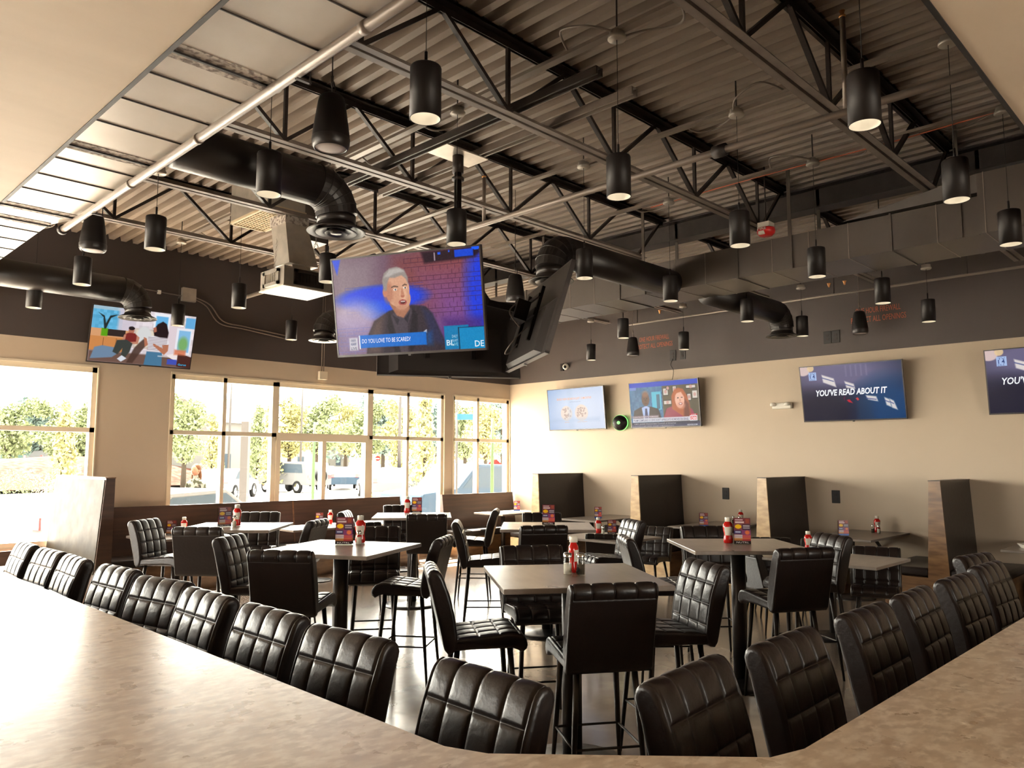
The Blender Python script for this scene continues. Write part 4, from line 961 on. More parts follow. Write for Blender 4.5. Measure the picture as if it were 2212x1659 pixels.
# ------------------------------------------------------------------ quilted chairs
def quilted(mb, sec, s_end, rows, W, edge=.010, cols=(-.25, 0, .25), puff=.0045, groove=.0055):
    """closed 2-D section (y, z) swept across x with stitched squares from the start of the path up to arclength s_end"""
    P = [Vector((0, a, b)) for a, b in sec]
    pts = spline(P, 10)
    S = [0.0]
    for i in range(1, len(pts)): S.append(S[-1] + (pts[i] - pts[i - 1]).length)
    tot = S[-1]
    want = set()
    for r_ in rows:
        for d in (-.014, -.007, -.003, 0, .003, .007, .014): want.add(round(r_ + d, 4))
    k = 0.0
    while k < s_end: want.add(round(k, 4)); k += .02
    while k < tot - .012: want.add(round(k, 4)); k += .032
    want = sorted(q for q in want if 0 <= q < tot - .004)
    cl = [want[0]]
    for q in want[1:]:
        if q - cl[-1] > .0024: cl.append(q)
    want = cl
    def at(s):
        i = 0
        while i < len(S) - 2 and S[i + 1] < s: i += 1
        t = (s - S[i]) / max(1e-9, S[i + 1] - S[i])
        return pts[i].lerp(pts[i + 1], t)
    ring = [at(s) for s in want]; n = len(ring)
    nor = []
    for i in range(n):
        t = ring[(i + 1) % n] - ring[(i - 1) % n]
        nor.append(Vector((0, -t.z, t.y)).normalized())
    area = sum(ring[i].y * ring[(i + 1) % n].z - ring[(i + 1) % n].y * ring[i].z for i in range(n))
    if area > 0: nor = [-q for q in nor]
    seams = [c * W for c in cols] + [-(W / 2 - .018), W / 2 - .018]
    xs = set()
    for c in seams:
        for d in (-.010, -.005, -.002, 0, .002, .005, .010): xs.add(round(c + d, 4))
    k = -W / 2 + .03
    while k < W / 2 - .02: xs.add(round(k, 4)); k += .022
    xs = sorted(x for x in xs if abs(x) < W / 2 - .009)
    cl = [xs[0]]
    for q in xs[1:]:
        if q - cl[-1] > .0015: cl.append(q)
    xs = [(x, 0.0) for x in cl]
    ed = [(0, 1.7), (.0012, 1.1), (.0035, .55), (.007, .2), (.010, 0)]
    xs = [(x, i) for x, i in xs if abs(x) < W / 2 - .011]
    xs = [(-W / 2 + a, edge * b) for a, b in ed] + xs + [(W / 2 - a, edge * b) for a, b in ed[::-1]]
    vs = []
    for x, ins in xs:
        gx = min(abs(x - c) for c in seams)
        for s, p, q in zip(want, ring, nor):
            d = -ins
            if s <= s_end:
                gs = min(abs(s - r_) for r_ in rows)
                inner = abs(x) < W / 2 - .018
                if inner: d += puff * (1 - math.exp(-gx / .012)) * (1 - math.exp(-gs / .012)) - groove * math.exp(-(min(gx, gs) / .0045) ** 2)
                else: d += -groove * .6 * math.exp(-(gx / .004) ** 2)
            elif abs(s - s_end) < .005: d -= .002
            vs.append((x, p.y + q.y * d, p.z + q.z * d))
    fs = []; m_ = len(xs)
    for j in range(m_ - 1):
        for i in range(n):
            fs.append((j * n + i, j * n + (i + 1) % n, (j + 1) * n + (i + 1) % n, (j + 1) * n + i))
    mb.sh(True).add(vs, fs)
    mb.sh(False).add([vs[i] for i in range(n)], [list(range(n))]).add([vs[(m_ - 1) * n + i] for i in range(n)], [list(range(n))])
    return mb

BACK = [(-.150, .742), (-.158, .80), (-.172, .88), (-.196, .97), (-.220, 1.035), (-.236, 1.072), (-.255, 1.097), (-.282, 1.105), (-.306, 1.094), (-.316, 1.066), (-.308, 1.036),
        (-.298, 1.008), (-.284, .95), (-.262, .86), (-.240, .77), (-.226, .705), (-.214, .672), (-.194, .660), (-.172, .668), (-.156, .695), (-.150, .742)]
SEAT = [(-.165, .735), (-.10, .744), (0, .752), (.09, .760), (.155, .764), (.200, .754), (.226, .730), (.236, .698), (.226, .668), (.204, .658), (.184, .668), (.165, .682), (.09, .686), (0, .684),
        (-.10, .680), (-.17, .678), (-.182, .70), (-.165, .735)]
def chair_proto(high):
    drop = 0.0 if high else -0.285
    e = empty('bar_stool' if high else 'dining_chair')
    sec = [(a, b + drop) for a, b in BACK]
    quilted(MB(), sec, .500, [.040, .156, .272, .498], .452).build('backrest', M['leather'], e)
    sec = [(a, b + drop) for a, b in SEAT]
    quilted(MB(), sec, .45, [.02, .135, .25, .36, .448], .436).build('seat', M['leather'], e)
    zt = .690 + drop
    MB().box((-.15, -.15, zt - .022), (.15, .15, zt)).build('seat_frame', M['leg'], e)
    sp_ = .192 if high else .20
    legs = []
    for sx in (-1, 1):
        for sy in (-1, 1):
            a, b = Vector((sx * .150, sy * .145, zt - .01)), Vector((sx * sp_, sy * (sp_ + .012), 0))
            MB().sh().tube([a, a.lerp(b, .5), b], [.0165, .0145, .0085], 12).build('leg', M['leg'], e); legs.append((a, b))
    if high:
        q = [a.lerp(b, (zt - .30) / zt) for a, b in legs]
        o = [q[0], q[1], q[3], q[2]]
        ring = []
        for i in range(4):
            a, b = o[i], o[(i + 1) % 4]; ring += [a.lerp(b, .03), a.lerp(b, .5), a.lerp(b, .97)]
        ring.append(ring[0])
        MB().sh().tube(ring, .0065, 8).build('footrest', M['leg'], e)
    return e
proto_hi = chair_proto(True); proto_lo = chair_proto(False)
used = {True: False, False: False}
def place_chair(high, mx, my, face, label, group):
    """mx,my = middle of the top of the backrest, face = heading of the sitter in degrees"""
    pr = proto_hi if high else proto_lo
    o = copy_tree(pr) if used[high] else pr
    used[high] = True
    d = Vector((math.cos(R(face)), math.sin(R(face))))
    o.location = (mx + d.x * .282, my + d.y * .282, 0); o.rotation_euler = (0, 0, R(face) - PI / 2)
    tag(o, label, 'bar stool' if high else 'chair', group)
    return o
G1 = 'quilted bar stools along the bar counter'; G2 = 'quilted bar stools around the high tables'; G3 = 'quilted low chairs at the low tables'
BAR = [(1.60, 6.43, 178, 'black quilted bar stool at the left frame edge, first along the counter'),
       (1.60, 5.85, 182, 'black quilted bar stool second from the left along the counter'),
       (1.60, 5.33, 178, 'black quilted bar stool third from the left along the counter'),
       (1.62, 4.66, 184, 'black quilted bar stool fourth from the left along the counter'),
       (1.62, 4.04, 190, 'black quilted bar stool turned a little, fifth from the left along the counter'),
       (1.61, 3.50, 180, 'black quilted bar stool sixth from the left along the counter'),
       (1.61, 2.92, 181, 'black quilted bar stool left of the two large ones by the counter bend'),
       (1.59, 2.35, 184, 'large black quilted bar stool just left of the counter bend'),
       (1.585, 1.64, 178, 'largest black quilted bar stool, at the left end of the diagonal counter bend'),
       (2.00, 1.265, 274, 'large black quilted bar stool at the right end of the diagonal counter bend'),
       (2.60, 1.25, 271, 'black quilted bar stool first along the right counter arm'),
       (3.31, 1.245, 270, 'black quilted bar stool second along the right counter arm'),
       (3.91, 1.25, 272, 'black quilted bar stool third along the right counter arm'),
       (4.55, 1.24, 268, 'black quilted bar stool fourth along the right counter arm'),
       (5.24, 1.26, 267, 'black quilted bar stool touching the right frame edge, behind the fourth one'),
       (5.70, 1.44, 262, 'black quilted bar stool farthest along the right counter arm')]
for a in BAR: place_chair(True, *a, G1)
HI = [(3.10, 2.35, 56, 'black bar stool with its back to us at the nearest high table'),
      (2.88, 3.47, -36, 'black bar stool seen from its side, left of the nearest high table'),
      (4.06, 3.80, 236, 'black bar stool facing us behind the nearest high table'),
      (4.16, 2.46, 149, 'bar stool with a brightly lit quilted back, right of the nearest high table'),
      (2.65, 4.75, 38, 'black bar stool with its back to us at the high table left of centre'),
      (4.03, 4.70, 126, 'black bar stool seen from its side, right of the left-centre high table'),
      (4.20, 5.86, 234, 'black bar stool facing us behind the left-centre high table'),
      (2.88, 5.97, -52, 'dim quilted bar stool left of the left-centre high table'),
      (5.28, 2.36, 60, 'black bar stool with its back to us at the right high table'),
      (5.07, 3.72, -44, 'bar stool turned away from us, left of the right high table'),
      (6.40, 3.80, 226, 'black bar stool facing us behind the right high table'),
      (6.42, 2.63, 146, 'bar stool with a bright quilted back, right of the right high table'),
      (5.56, 6.79, 48, 'black bar stool with its back to us at the far high table by the windows'),
      (5.17, 5.86, -44, 'bar stool seen from its side, left of the central high table'),
      (6.45, 8.44, 240, 'black bar stool facing us behind the far high table by the windows'),
      (6.75, 6.90, 132, 'bar stool seen from its side, right of the far high table by the windows'),
      (5.37, 4.86, 56, 'black bar stool with its back to us at the central high table'),
      (6.68, 6.08, 226, 'black bar stool facing us behind the central high table'),
      (6.56, 4.70, 150, 'bar stool with a white shining quilted back, right of the central high table'),
      (3.04, 6.93, 42, 'black bar stool with its back to us at the far left high table'),
      (3.05, 8.20, -54, 'bar stool with a lit quilted back, left of the far left high table'),
      (4.43, 8.43, 232, 'black bar stool facing us behind the far left high table'),
      (4.27, 6.93, 126, 'bar stool turned away from us, right of the far left high table'),
      (5.20, 7.88, -46, 'bar stool with a bright rolled top, left of the far high table by the windows')]
for a in HI: place_chair(True, *a, G2)
LO = [(8.46, 3.02, 196, 'low black quilted chair right of the low table at the right'),
      (8.92, 6.02, 190, 'low black quilted chair right of the low table before the second booth'),
      (7.55, 5.86, 30, 'low black chair with its back to us at the low table before the second booth'),
      (8.72, 6.50, 200, 'low quilted chair just peeping over the low table before the second booth'),
      (7.35, 3.90, -30, 'low black chair turned away, behind the right high table'),
      (8.60, 4.25, 215, 'low black chair partly hidden behind the right high table'),
      (8.85, 3.75, 200, 'low black chair behind the bottle on the low table at the right'),
      (6.55, 9.35, 80, 'low black chair pulled up to the window bench table, its back slanting')]
for a in LO: place_chair(False, *a, G3)

# ------------------------------------------------------------------ tables
def high_table(x, y, deg, label, size=.91):
    e = empty('high_table', (x, y, 0), R(deg), label, 'table', 'square grey bar-height tables')
    s = size / 2
    MB().bbox((-s, -s, 1.022), (s, s, 1.05), .005).build('tabletop', M['top'], e)
    MB().sh().tube([(0, 0, .03), (0, 0, 1.02)], .056, 28).build('column', M['leg'], e)
    MB().box((-.25, -.03, 1.0), (.25, .03, 1.022)).box((-.03, -.25, 1.0), (.03, .25, 1.022)).build('support_spider', M['base'], e)
    MB().sh().lathe([(.0, .045), (.07, .045), (.10, .034), (.25, .022), (.325, .012), (.33, 0.0), (0, 0)], 48, cap=(False, False)).build('base', M['base'], e)
    return e
HT = [(3.47, 2.93, 53, 'nearest grey high table, salt and pepper jars on it'), (3.33, 5.07, 27, 'high table left of centre, top shining white'),
      (5.64, 3.06, 46, 'right grey high table with a menu stand'), (5.87, 7.43, 50, 'far high table by the windows, top shining white'),
      (5.88, 5.28, 43, 'central pale high table with a menu stand'), (3.64, 7.42, 46, 'far left high table, top shining white')]
for a in HT: high_table(*a)
def low_table(x0, y0, x1, y1, label, kind='centre', mt=None):
    cx, cy = (x0 + x1) / 2, (y0 + y1) / 2
    e = empty('low_table', (cx, cy, 0), 0, label, 'table', 'low dining tables')
    hx, hy = (x1 - x0) / 2, (y1 - y0) / 2
    MB().bbox((-hx, -hy, .732), (hx, hy, .76), .004).build('tabletop', mt or M['top'], e)
    px = 0 if kind == 'centre' else -hx + .38
    MB().sh().tube([(px, 0, .03), (px, 0, .73)], .036, 20).build('column', M['leg'], e)
    MB().sh().lathe([(0, .04), (.05, .04), (.08, .03), (.22, .018), (.25, .01), (.255, 0), (0, 0)], 36, (px, 0, 0), cap=(False, False)).build('base', M['base'], e)
    if kind != 'centre': MB().bar((hx - .02, 0, .55), (hx - .3, 0, .725), .03, .03).build('wall_brace', M['base'], e)
low_table(7.27, 2.60, 8.17, 3.78, 'low brown-grey table at the right, before the fourth booth')
low_table(7.38, 5.52, 8.28, 6.55, 'low grey table before the second booth')
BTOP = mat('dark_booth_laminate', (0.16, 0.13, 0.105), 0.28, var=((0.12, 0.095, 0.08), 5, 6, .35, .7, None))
low_table(9.70, 9.75, 11.08, 10.5, 'booth table beside the corner window bench', 'booth')
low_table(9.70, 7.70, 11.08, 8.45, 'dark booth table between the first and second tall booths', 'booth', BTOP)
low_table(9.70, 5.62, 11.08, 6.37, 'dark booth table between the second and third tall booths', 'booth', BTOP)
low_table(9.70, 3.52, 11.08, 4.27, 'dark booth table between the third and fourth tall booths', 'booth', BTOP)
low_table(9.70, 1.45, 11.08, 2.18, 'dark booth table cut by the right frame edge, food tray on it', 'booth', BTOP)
low_table(3.62, 9.50, 4.62, 10.30, 'low table by the left window bench, plastic cup on it')
low_table(5.49, 9.52, 6.60, 10.25, 'low table by the middle of the window bench')
low_table(7.00, 9.55, 7.95, 10.25, 'low table at the right end of the long window bench')

# ------------------------------------------------------------------ booths on the right wall
def booth(yc, label):
    e = empty('booth_bench', (9.88, yc, 0), 0, label, 'booth', 'tall back-to-back booths along the right wall')
    L = XR - 9.88 - .005
    prof = [(-.62, 0), (-.62, .40), (-.11, .40), (-.060, 1.475), (.060, 1.475), (.11, .40), (.62, .40), (.62, 0)]
    def ext(pr, x0, x1):
        n = len(pr); vs = [(x0, a, b) for a, b in pr] + [(x1, a, b) for a, b in pr]
        return vs, [list(range(n)), [n + i for i in range(n)][::-1]] + [(i, (i + 1) % n, n + (i + 1) % n, n + i) for i in range(n)]
    q = MB()
    for s in (-1, 1):
        q.add(*ext([(s * .60, .0), (s * .60, .36), (s * .085, .36), (s * .085, 0)], 0.02, L))
    q.build('base', M['wood'], e)
    MB().add(*ext([(-.115, .36), (-.062, 1.468), (.062, 1.468), (.115, .36)], 0, .018)).add(*ext([(-.60, 0), (-.60, .36), (.60, .36), (.60, 0)], 0, .018)).build('end_panel', M['woodlt'] if yc > 4.0 else M['wood'], e)
    MB().box((-.004, -.066, 1.468), (L, .066, 1.478)).build('top_cap', M['wooddk'], e)
    for s in (-1, 1):
        MB().add(*ext([(s * .112, .40), (s * .058, 1.468), (0, 1.468), (0, .40)], .018, L)).build('back_panel', M['vinyl'], e)
        sc_ = MB().bbox((.01, min(s * .11, s * .63), .37), (L, max(s * .11, s * .63), .47), .03, 3); sc_.sm = [True] * len(sc_.f)
        sc_.build('seat_cushion', M['vinyl'], e)
BN = ['first tall booth, closest to the room corner', 'second tall booth from the corner, under the news screen', 'third tall booth from the corner with a bright wooden end', 'fourth tall booth from the corner with a brown wooden end', 'tall booth beyond the right frame edge']
for i, y in enumerate((9.14, 7.06, 4.98, 2.85, .75)): booth(y, 'dark vinyl ' + BN[i])

# ------------------------------------------------------------------ window benches and the divider at their left end
def bench(x0, x1, label, seams=(), back=1.085):
    e = empty('window_bench', ((x0 + x1) / 2, 10.6, 0), 0, label, 'bench', 'benches under the windows')
    h = (x1 - x0) / 2
    MB().add([(-h, .13, .40), (h, .13, .40), (h, .23, back), (-h, .23, back), (-h, .30, .40), (h, .30, .40), (h, .275, back), (-h, .275, back)],
             [(0, 1, 2, 3), (4, 5, 6, 7), (0, 1, 5, 4), (1, 2, 6, 5), (2, 3, 7, 6), (3, 0, 4, 7)]).build('back_panel', M['wooddk'], e)
    for sx in seams:
        c = sx - (x0 + x1) / 2
        MB().add([(c - .012, .126, .40), (c + .012, .126, .40), (c + .012, .226, 1.088), (c - .012, .226, 1.088), (c - .012, .14, .40), (c + .012, .14, .40), (c + .012, .24, 1.088), (c - .012, .24, 1.088)],
                 [(0, 1, 2, 3), (0, 1, 5, 4), (1, 2, 6, 5), (2, 3, 7, 6), (3, 0, 4, 7)]).build('joint_strip', M['wood'], e)
    MB().box((-h, -.32, 0), (h, .30, .36)).build('base', M['wood'], e)
    n = max(1, round((x1 - x0) / 1.7)); wl = (x1 - x0) / n
    for i in range(n):
        q = MB().bbox((-h + i * wl + .004, -.34, .36), (-h + (i + 1) * wl - .004, .15, .465), .035, 3); q.sm = [True] * len(q.f)
        q.build('seat_cushion', M['vinyl'], e)
bench(3.09, 8.27, 'long dark wooden bench with a vinyl seat under the wide window', seams=(6.22,))
bench(9.22, 11.04, 'short wooden bench with a vinyl seat in the window corner')
bench(1.2, 2.86, 'window bench at the left, its vinyl seat shining white', back=.62)
e = empty('bench_divider', (3.02, 10.2, 0), 0, 'tall wooden divider with a shining tan face at the left end of the window bench', 'divider')
MB().add([(-.15, .735, 0), (.05, .735, 0), (.05, .735, 1.50), (-.045, .735, 1.50), (-.15, -1.07, 0), (.05, -1.07, 0), (.05, -1.07, 1.50), (-.045, -1.07, 1.50)],
         [(0, 1, 2, 3), (4, 5, 6, 7), (0, 1, 5, 4), (1, 2, 6, 5), (2, 3, 7, 6), (3, 0, 4, 7)]).build('core_panel', M['wooddk'], e)
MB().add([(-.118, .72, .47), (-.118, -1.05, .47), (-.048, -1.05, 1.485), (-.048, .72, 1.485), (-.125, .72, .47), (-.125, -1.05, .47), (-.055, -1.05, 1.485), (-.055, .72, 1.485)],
         [(0, 1, 2, 3), (4, 5, 6, 7), (0, 1, 5, 4), (1, 2, 6, 5), (2, 3, 7, 6), (3, 0, 4, 7)]).build('face_panel', mat('darkened_tan_panel', (0.030, 0.021, 0.0115), 0.5, spec=0.05, var=((0.019, 0.0135, 0.0075), 5, 8, 0.4, 0.65, None), rvar=(6, 8, 0.35, 0.6)), e)  # tan wood colour cut very dark here to offset the window glare
MB().box((-.055, -1.075, 1.50), (.055, .738, 1.512)).build('top_cap', M['wood'], e)

# ------------------------------------------------------------------ bar counter
cpoly = [(.32, 7.2), (.32, 1.02), (1.22, -.05), (6.2, -.05), (6.2, .765), (1.72, .785), (1.62, .815), (1.21, 1.26), (1.172, 1.36), (1.160, 7.2)]
e = empty('bar_counter', (.9, .9, 0), 0, 'tan mottled bar counter bending around the camera', 'counter')
mv = lambda P: [(a - .9, b - .9) for a, b in P]
MB().prism(mv(cpoly), 1.032, 1.07).build('countertop', M['counter'], e)
def inset(P, d):
    c = [(.32 + .02, 7.18), (.34, 1.03), (1.23, -.03), (6.18, -.03), (6.18, .765 - d), (1.60, .785 - d), (1.165 - d * .9, 1.30 - d * .6), (1.16 - d, 7.18)]
    return c
MB().prism(mv(inset(cpoly, .28)), 0.0, 1.032).build('bar_front', M['barwall'], e)
MB().prism(mv([(.86, 7.1), (.86, 1.2), (.90, 1.2), (.90, 7.1)]), .12, .16).build('foot_rail', M['leg'], e)

# ------------------------------------------------------------------ things on the tables
def card_pic(v=0):
    p = Pic(40, 62, (120, 60, 74)); p.rect(0, 0, 1, .22, (112, 44, 56)); 
    for (a, b, c, d) in ((.08, .05, .55, .09), (.08, .13, .62, .20), (.55, .30, .95, .42), (.06, .50, .44, .54), (.08, .66, .6, .70), (.1, .74, .9, .78)): p.rect(a, b, c, d, (226, 214, 214), .85, .02)
    p.rect(.70, .03, .92, .20, (150, 70, 50), .9); p.rect(.5, .24, 1, .46, (50, 34, 50)); p.rect(.55, .28, .95, .33, (220, 214, 220), .8, .02); p.rect(.55, .36, .95, .41, (200, 190, 200), .8, .02)
    p.rect(0, .48, .45, .62, (58, 60, 110)); p.rect(.08, .52, .40, .57, (220, 224, 240), .8, .02); p.rect(.48, .46, 1, .66, (130, 60, 110)); p.ell(.8, .56, .14, .08, (226, 120, 60), .9, .4)
    p.rect(0, .64, .5, .80, (190, 180, 190), .8); p.rect(.5, .66, 1, .84, (190, 80, 84)); p.rect(0, .78, 1, .88, (214, 150, 50), .6, .05); p.rect(.5, .80, 1, .88, (170, 50, 60), .9)
    p.ell(.26, .33, .20, .085, (240, 190, 20), 1, .1); p.rect(0, .88, 1, 1, (12, 8, 10) if v == 0 else (40, 90, 170))
    return p
def menu_proto(v):
    e = empty('menu_stand'); Wc, Hc = .105, .165
    Mx = Matrix.Translation((0, -.012, .004 + Hc / 2)) @ Matrix.Rotation(-.08, 4, 'X')
    tx = [('NUTRL', .12, .975, .062, (236, 232, 236), .1, .0, .76)] if v == 0 else []
    picture('front_card', card_pic(v), Wc, Hc, M['print'], e, tx, 0, Mx)
    My = Matrix.Translation((0, .012, .004 + Hc / 2)) @ Matrix.Rotation(PI, 4, 'Z') @ Matrix.Rotation(-.08, 4, 'X')
    picture('back_card', card_pic(v), Wc, Hc, M['print'], e, tx, 0, My)
    MB().box((-Wc / 2, -.03, 0), (Wc / 2, .03, .004)).box((-Wc / 2 - .002, -.028, .004), (-Wc / 2 - .0005, .028, Hc * .98)).build('clear_holder', M['clear'], e)
    return e
def bottle_proto():
    e = empty('ketchup_bottle')
    q = MB().sh()
    prof = [(.0, .002), (.026, .002), (.030, .008), (.031, .03), (.027, .05), (.026, .07), (.031, .09), (.033, .115), (.031, .135), (.020, .152), (.016, .156), (.0, .156)]
    q.lathe(prof, 28, cap=(False, False)); q.v = [(a * 1.12, b * .75, c) for a, b, c in q.v]
    q.build('bottle_body', M['red'], e)
    MB().sh().lathe([(0, .187), (.019, .187), (.022, .183), (.022, .156), (0, .156)], 24, cap=(False, False)).build('cap', M['white'], e)
    lb = MB().sh()
    for s in (-1, 1):
        vs = []
        for i in range(9):
            a = (-.95 + 1.9 * i / 8); 
            for z_, rr in ((.058, .0268), (.075, .0275), (.095, .0325), (.118, .0336)): vs.append((rr * 1.12 * math.sin(a), -s * rr * .765 * math.cos(a), z_))
        lb.add(vs, [(i * 4 + j, i * 4 + 4 + j, i * 4 + 5 + j, i * 4 + 1 + j) for i in range(8) for j in range(3)])
    o = lb.build('label', M['white'], e)
    return e
def shaker_proto(name, fill):
    e = empty(name)
    MB().sh().lathe([(0, .001), (.019, .001), (.021, .006), (.021, .062), (.017, .076), (.017, .082)], 20, cap=(False, False)).build('glass_jar', M['clear'], e)
    MB().sh().lathe([(0, .004), (.0175, .004), (.0175, .052), (0, .052)], 20, cap=(False, False)).build('contents', fill, e)
    MB().sh().lathe([(.019, .078), (.020, .092), (.015, .100), (0, .102)], 20, cap=(False, False)).build('metal_cap', M['chrome'], e)
    return e
protos = {'menu': menu_proto(0), 'menub': menu_proto(1), 'ketchup': bottle_proto(), 'salt': shaker_proto('salt_shaker', M['salt']), 'pepper': shaker_proto('pepper_shaker', M['pepper'])}
seen = set()
CAT = {'menu': 'menu stand', 'menub': 'menu stand', 'ketchup': 'ketchup bottle', 'salt': 'salt shaker', 'pepper': 'pepper shaker'}
def put(kind, x, y, z, deg, label, scale=1.0):
    o = protos[kind] if kind not in seen else copy_tree(protos[kind]); seen.add(kind)
    o.location = (x, y, z); o.rotation_euler = (0, 0, R(deg)); o.scale = (scale,) * 3
    tag(o, label, CAT[kind], {'menu': 'printed menu stands', 'menub': 'small printed menu stands'}.get(kind, kind + 's on the tables'))
HZ, LZ = 1.05, .76
T = [
 ('ketchup', 3.55, 2.98, HZ, 20, 'red ketchup bottle standing behind the two jars on the nearest high table', 1.12),
 ('salt', 3.455, 2.945, HZ, 0, 'white salt jar, left of the two in front on the nearest high table', 1.25),
 ('pepper', 3.500, 2.885, HZ, 0, 'pepper jar, right of the two in front on the nearest high table', 1.25),
 ('menu', 3.44, 5.20, HZ, -48, 'NUTRL menu stand on the high table left of centre', 1.25),
 ('ketchup', 3.60, 5.22, HZ, -40, 'ketchup bottle behind the menu on the high table left of centre', 1.15),
 ('salt', 3.52, 5.12, HZ, 0, 'shaker just right of the menu on the high table left of centre', 1.1),
 ('menu', 5.68, 3.04, HZ, -56, 'NUTRL menu stand on the right high table', 1.2),
 ('ketchup', 5.66, 3.15, HZ, -50, 'ketchup bottle peeping out left of the menu on the right high table', 1.1),
 ('menu', 6.13, 7.68, HZ, -50, 'menu stand on the far high table by the windows', 1.15),
 ('ketchup', 6.04, 7.76, HZ, -40, 'ketchup bottle left of the menu on the far high table by the windows', 1.1),
 ('menu', 5.97, 5.34, HZ, -50, 'NUTRL menu stand on the central high table', 1.2),
 ('menu', 3.51, 7.39, HZ, -8, 'menu stand seen nearly edge-on on the far left high table', 1.15),
 ('ketchup', 3.66, 7.44, HZ, -40, 'ketchup bottle right of the menu on the far left high table', 1.12),
 ('salt', 3.585, 7.34, HZ, 0, 'shaker in front of the bottle on the far left high table', 1.1),
 ('menub', 10.05, 3.98, LZ, -58, 'small menu stand on the booth table left of the fourth booth', 1.15),
 ('menub', 10.0, 5.95, LZ, -54, 'small menu stand on the booth table left of the third booth', 1.15),
 ('menub', 10.2, 8.03, LZ, -54, 'small menu stand on the booth table left of the second booth', 1.1),
 ('menub', 10.6, 10.28, LZ, -50, 'small menu stand on the booth table by the corner window', 1.1),
 ('ketchup', 10.88, 3.86, LZ, -50, 'dark red ketchup bottle against the wall left of the fourth booth', 1.15),
 ('pepper', 10.72, 3.86, LZ, 0, 'pepper shaker left of the wall-side bottle by the fourth booth', 1.1),
 ('salt', 10.70, 3.78, LZ, 0, 'salt shaker right of the pepper by the fourth booth', 1.1),
 ('ketchup', 10.92, 5.86, LZ, -50, 'ketchup bottle nearly hidden by the third booth', 1.1),
 ('salt', 10.84, 5.84, LZ, 0, 'white shaker just left of the third booth end', 1.1),
 ('pepper', 10.84, 5.94, LZ, 0, 'pepper shaker left of the white one near the third booth', 1.1),
 ('ketchup', 8.10, 3.58, LZ, -50, 'ketchup bottle on the low table at the right', 1.1),
 ('salt', 8.10, 3.48, LZ, 0, 'salt shaker beside the bottle on the low table at the right', 1.0),
 ('pepper', 8.13, 3.42, LZ, 0, 'pepper shaker beside the bottle on the low table at the right', 1.0),
 ('ketchup', 8.08, 6.36, LZ, -50, 'ketchup bottle on the low table before the second booth', 1.1),
 ('menu', 8.16, 6.20, LZ, -50, 'menu stand on the low table before the second booth', 1.05),
 ('salt', 8.05, 6.26, LZ, 0, 'salt shaker between bottle and menu before the second booth', 1.0),
 ('menu', 4.05, 9.98, LZ, -40, 'menu stand on the low table by the left window bench', 1.1),
 ('ketchup', 4.28, 10.16, LZ, -40, 'ketchup bottle on the low table by the left window bench', 1.1),
 ('menu', 6.22, 10.06, LZ, -46, 'menu stand on the low table by the middle of the window bench', 1.05),
 ('ketchup', 6.44, 10.12, LZ, -40, 'ketchup bottle on the low table by the middle of the window bench', 1.1),
 ('salt', 6.33, 10.06, LZ, 0, 'small shaker between menu and bottle by the middle of the window bench', .9),
]
for a in T: put(*a)
e = empty('sweetener_caddy', (3.435, 2.865, 1.05), R(20), 'small folded dark card in a holder before the jars on the nearest high table', 'card holder')
MB().add([(-.028, -.014, 0), (.028, -.014, 0), (0, -.010, .034), (-.028, .014, 0), (.028, .014, 0), (0, .010, .034)], [(0, 1, 2), (3, 5, 4), (0, 3, 4, 1), (1, 4, 5, 2), (0, 2, 5, 3)]).build('clear_wedge', M['clear'], e)
q = MB().box((-.016, -.004, -.016), (.016, .004, .016), Matrix.Translation((.03, 0, .028)) @ Matrix.Rotation(.7, 4, 'Y')); q.build('dark_card', M['matblack'], e)
e = empty('plastic_cup', (4.42, 10.05, .76), 0, 'clear plastic cup on the low table by the left window bench', 'cup')
MB().sh().lathe([(.0, .001), (.028, .001), (.038, .052), (.042, .055), (.042, .058)], 24, cap=(False, False)).build('cup_wall', M['clear'], e)
e = empty('food_tray', (10.02, 1.98, .76), R(30), 'paper food tray with fried food at the right frame edge', 'tray')
MB().add([(-.08, -.05, 0), (.08, -.05, 0), (.08, .05, 0), (-.08, .05, 0), (-.11, -.08, .045), (.11, -.08, .045), (.11, .08, .045), (-.11, .08, .045)], [(0, 1, 2, 3), (0, 1, 5, 4), (1, 2, 6, 5), (2, 3, 7, 6), (3, 0, 4, 7)]).build('paper_boat', M['white'], e)
f = empty('fried_food', (10.02, 1.98, .79), 0, 'brown fried food lying in the paper tray at the right frame edge', 'food')
q = MB().sh()
for k in range(5): q.ball((rng.rand() * .1 - .05, rng.rand() * .06 - .03, 0), .022, .018, .016, 6)
q.build('fried_pieces', M['fry'], f)

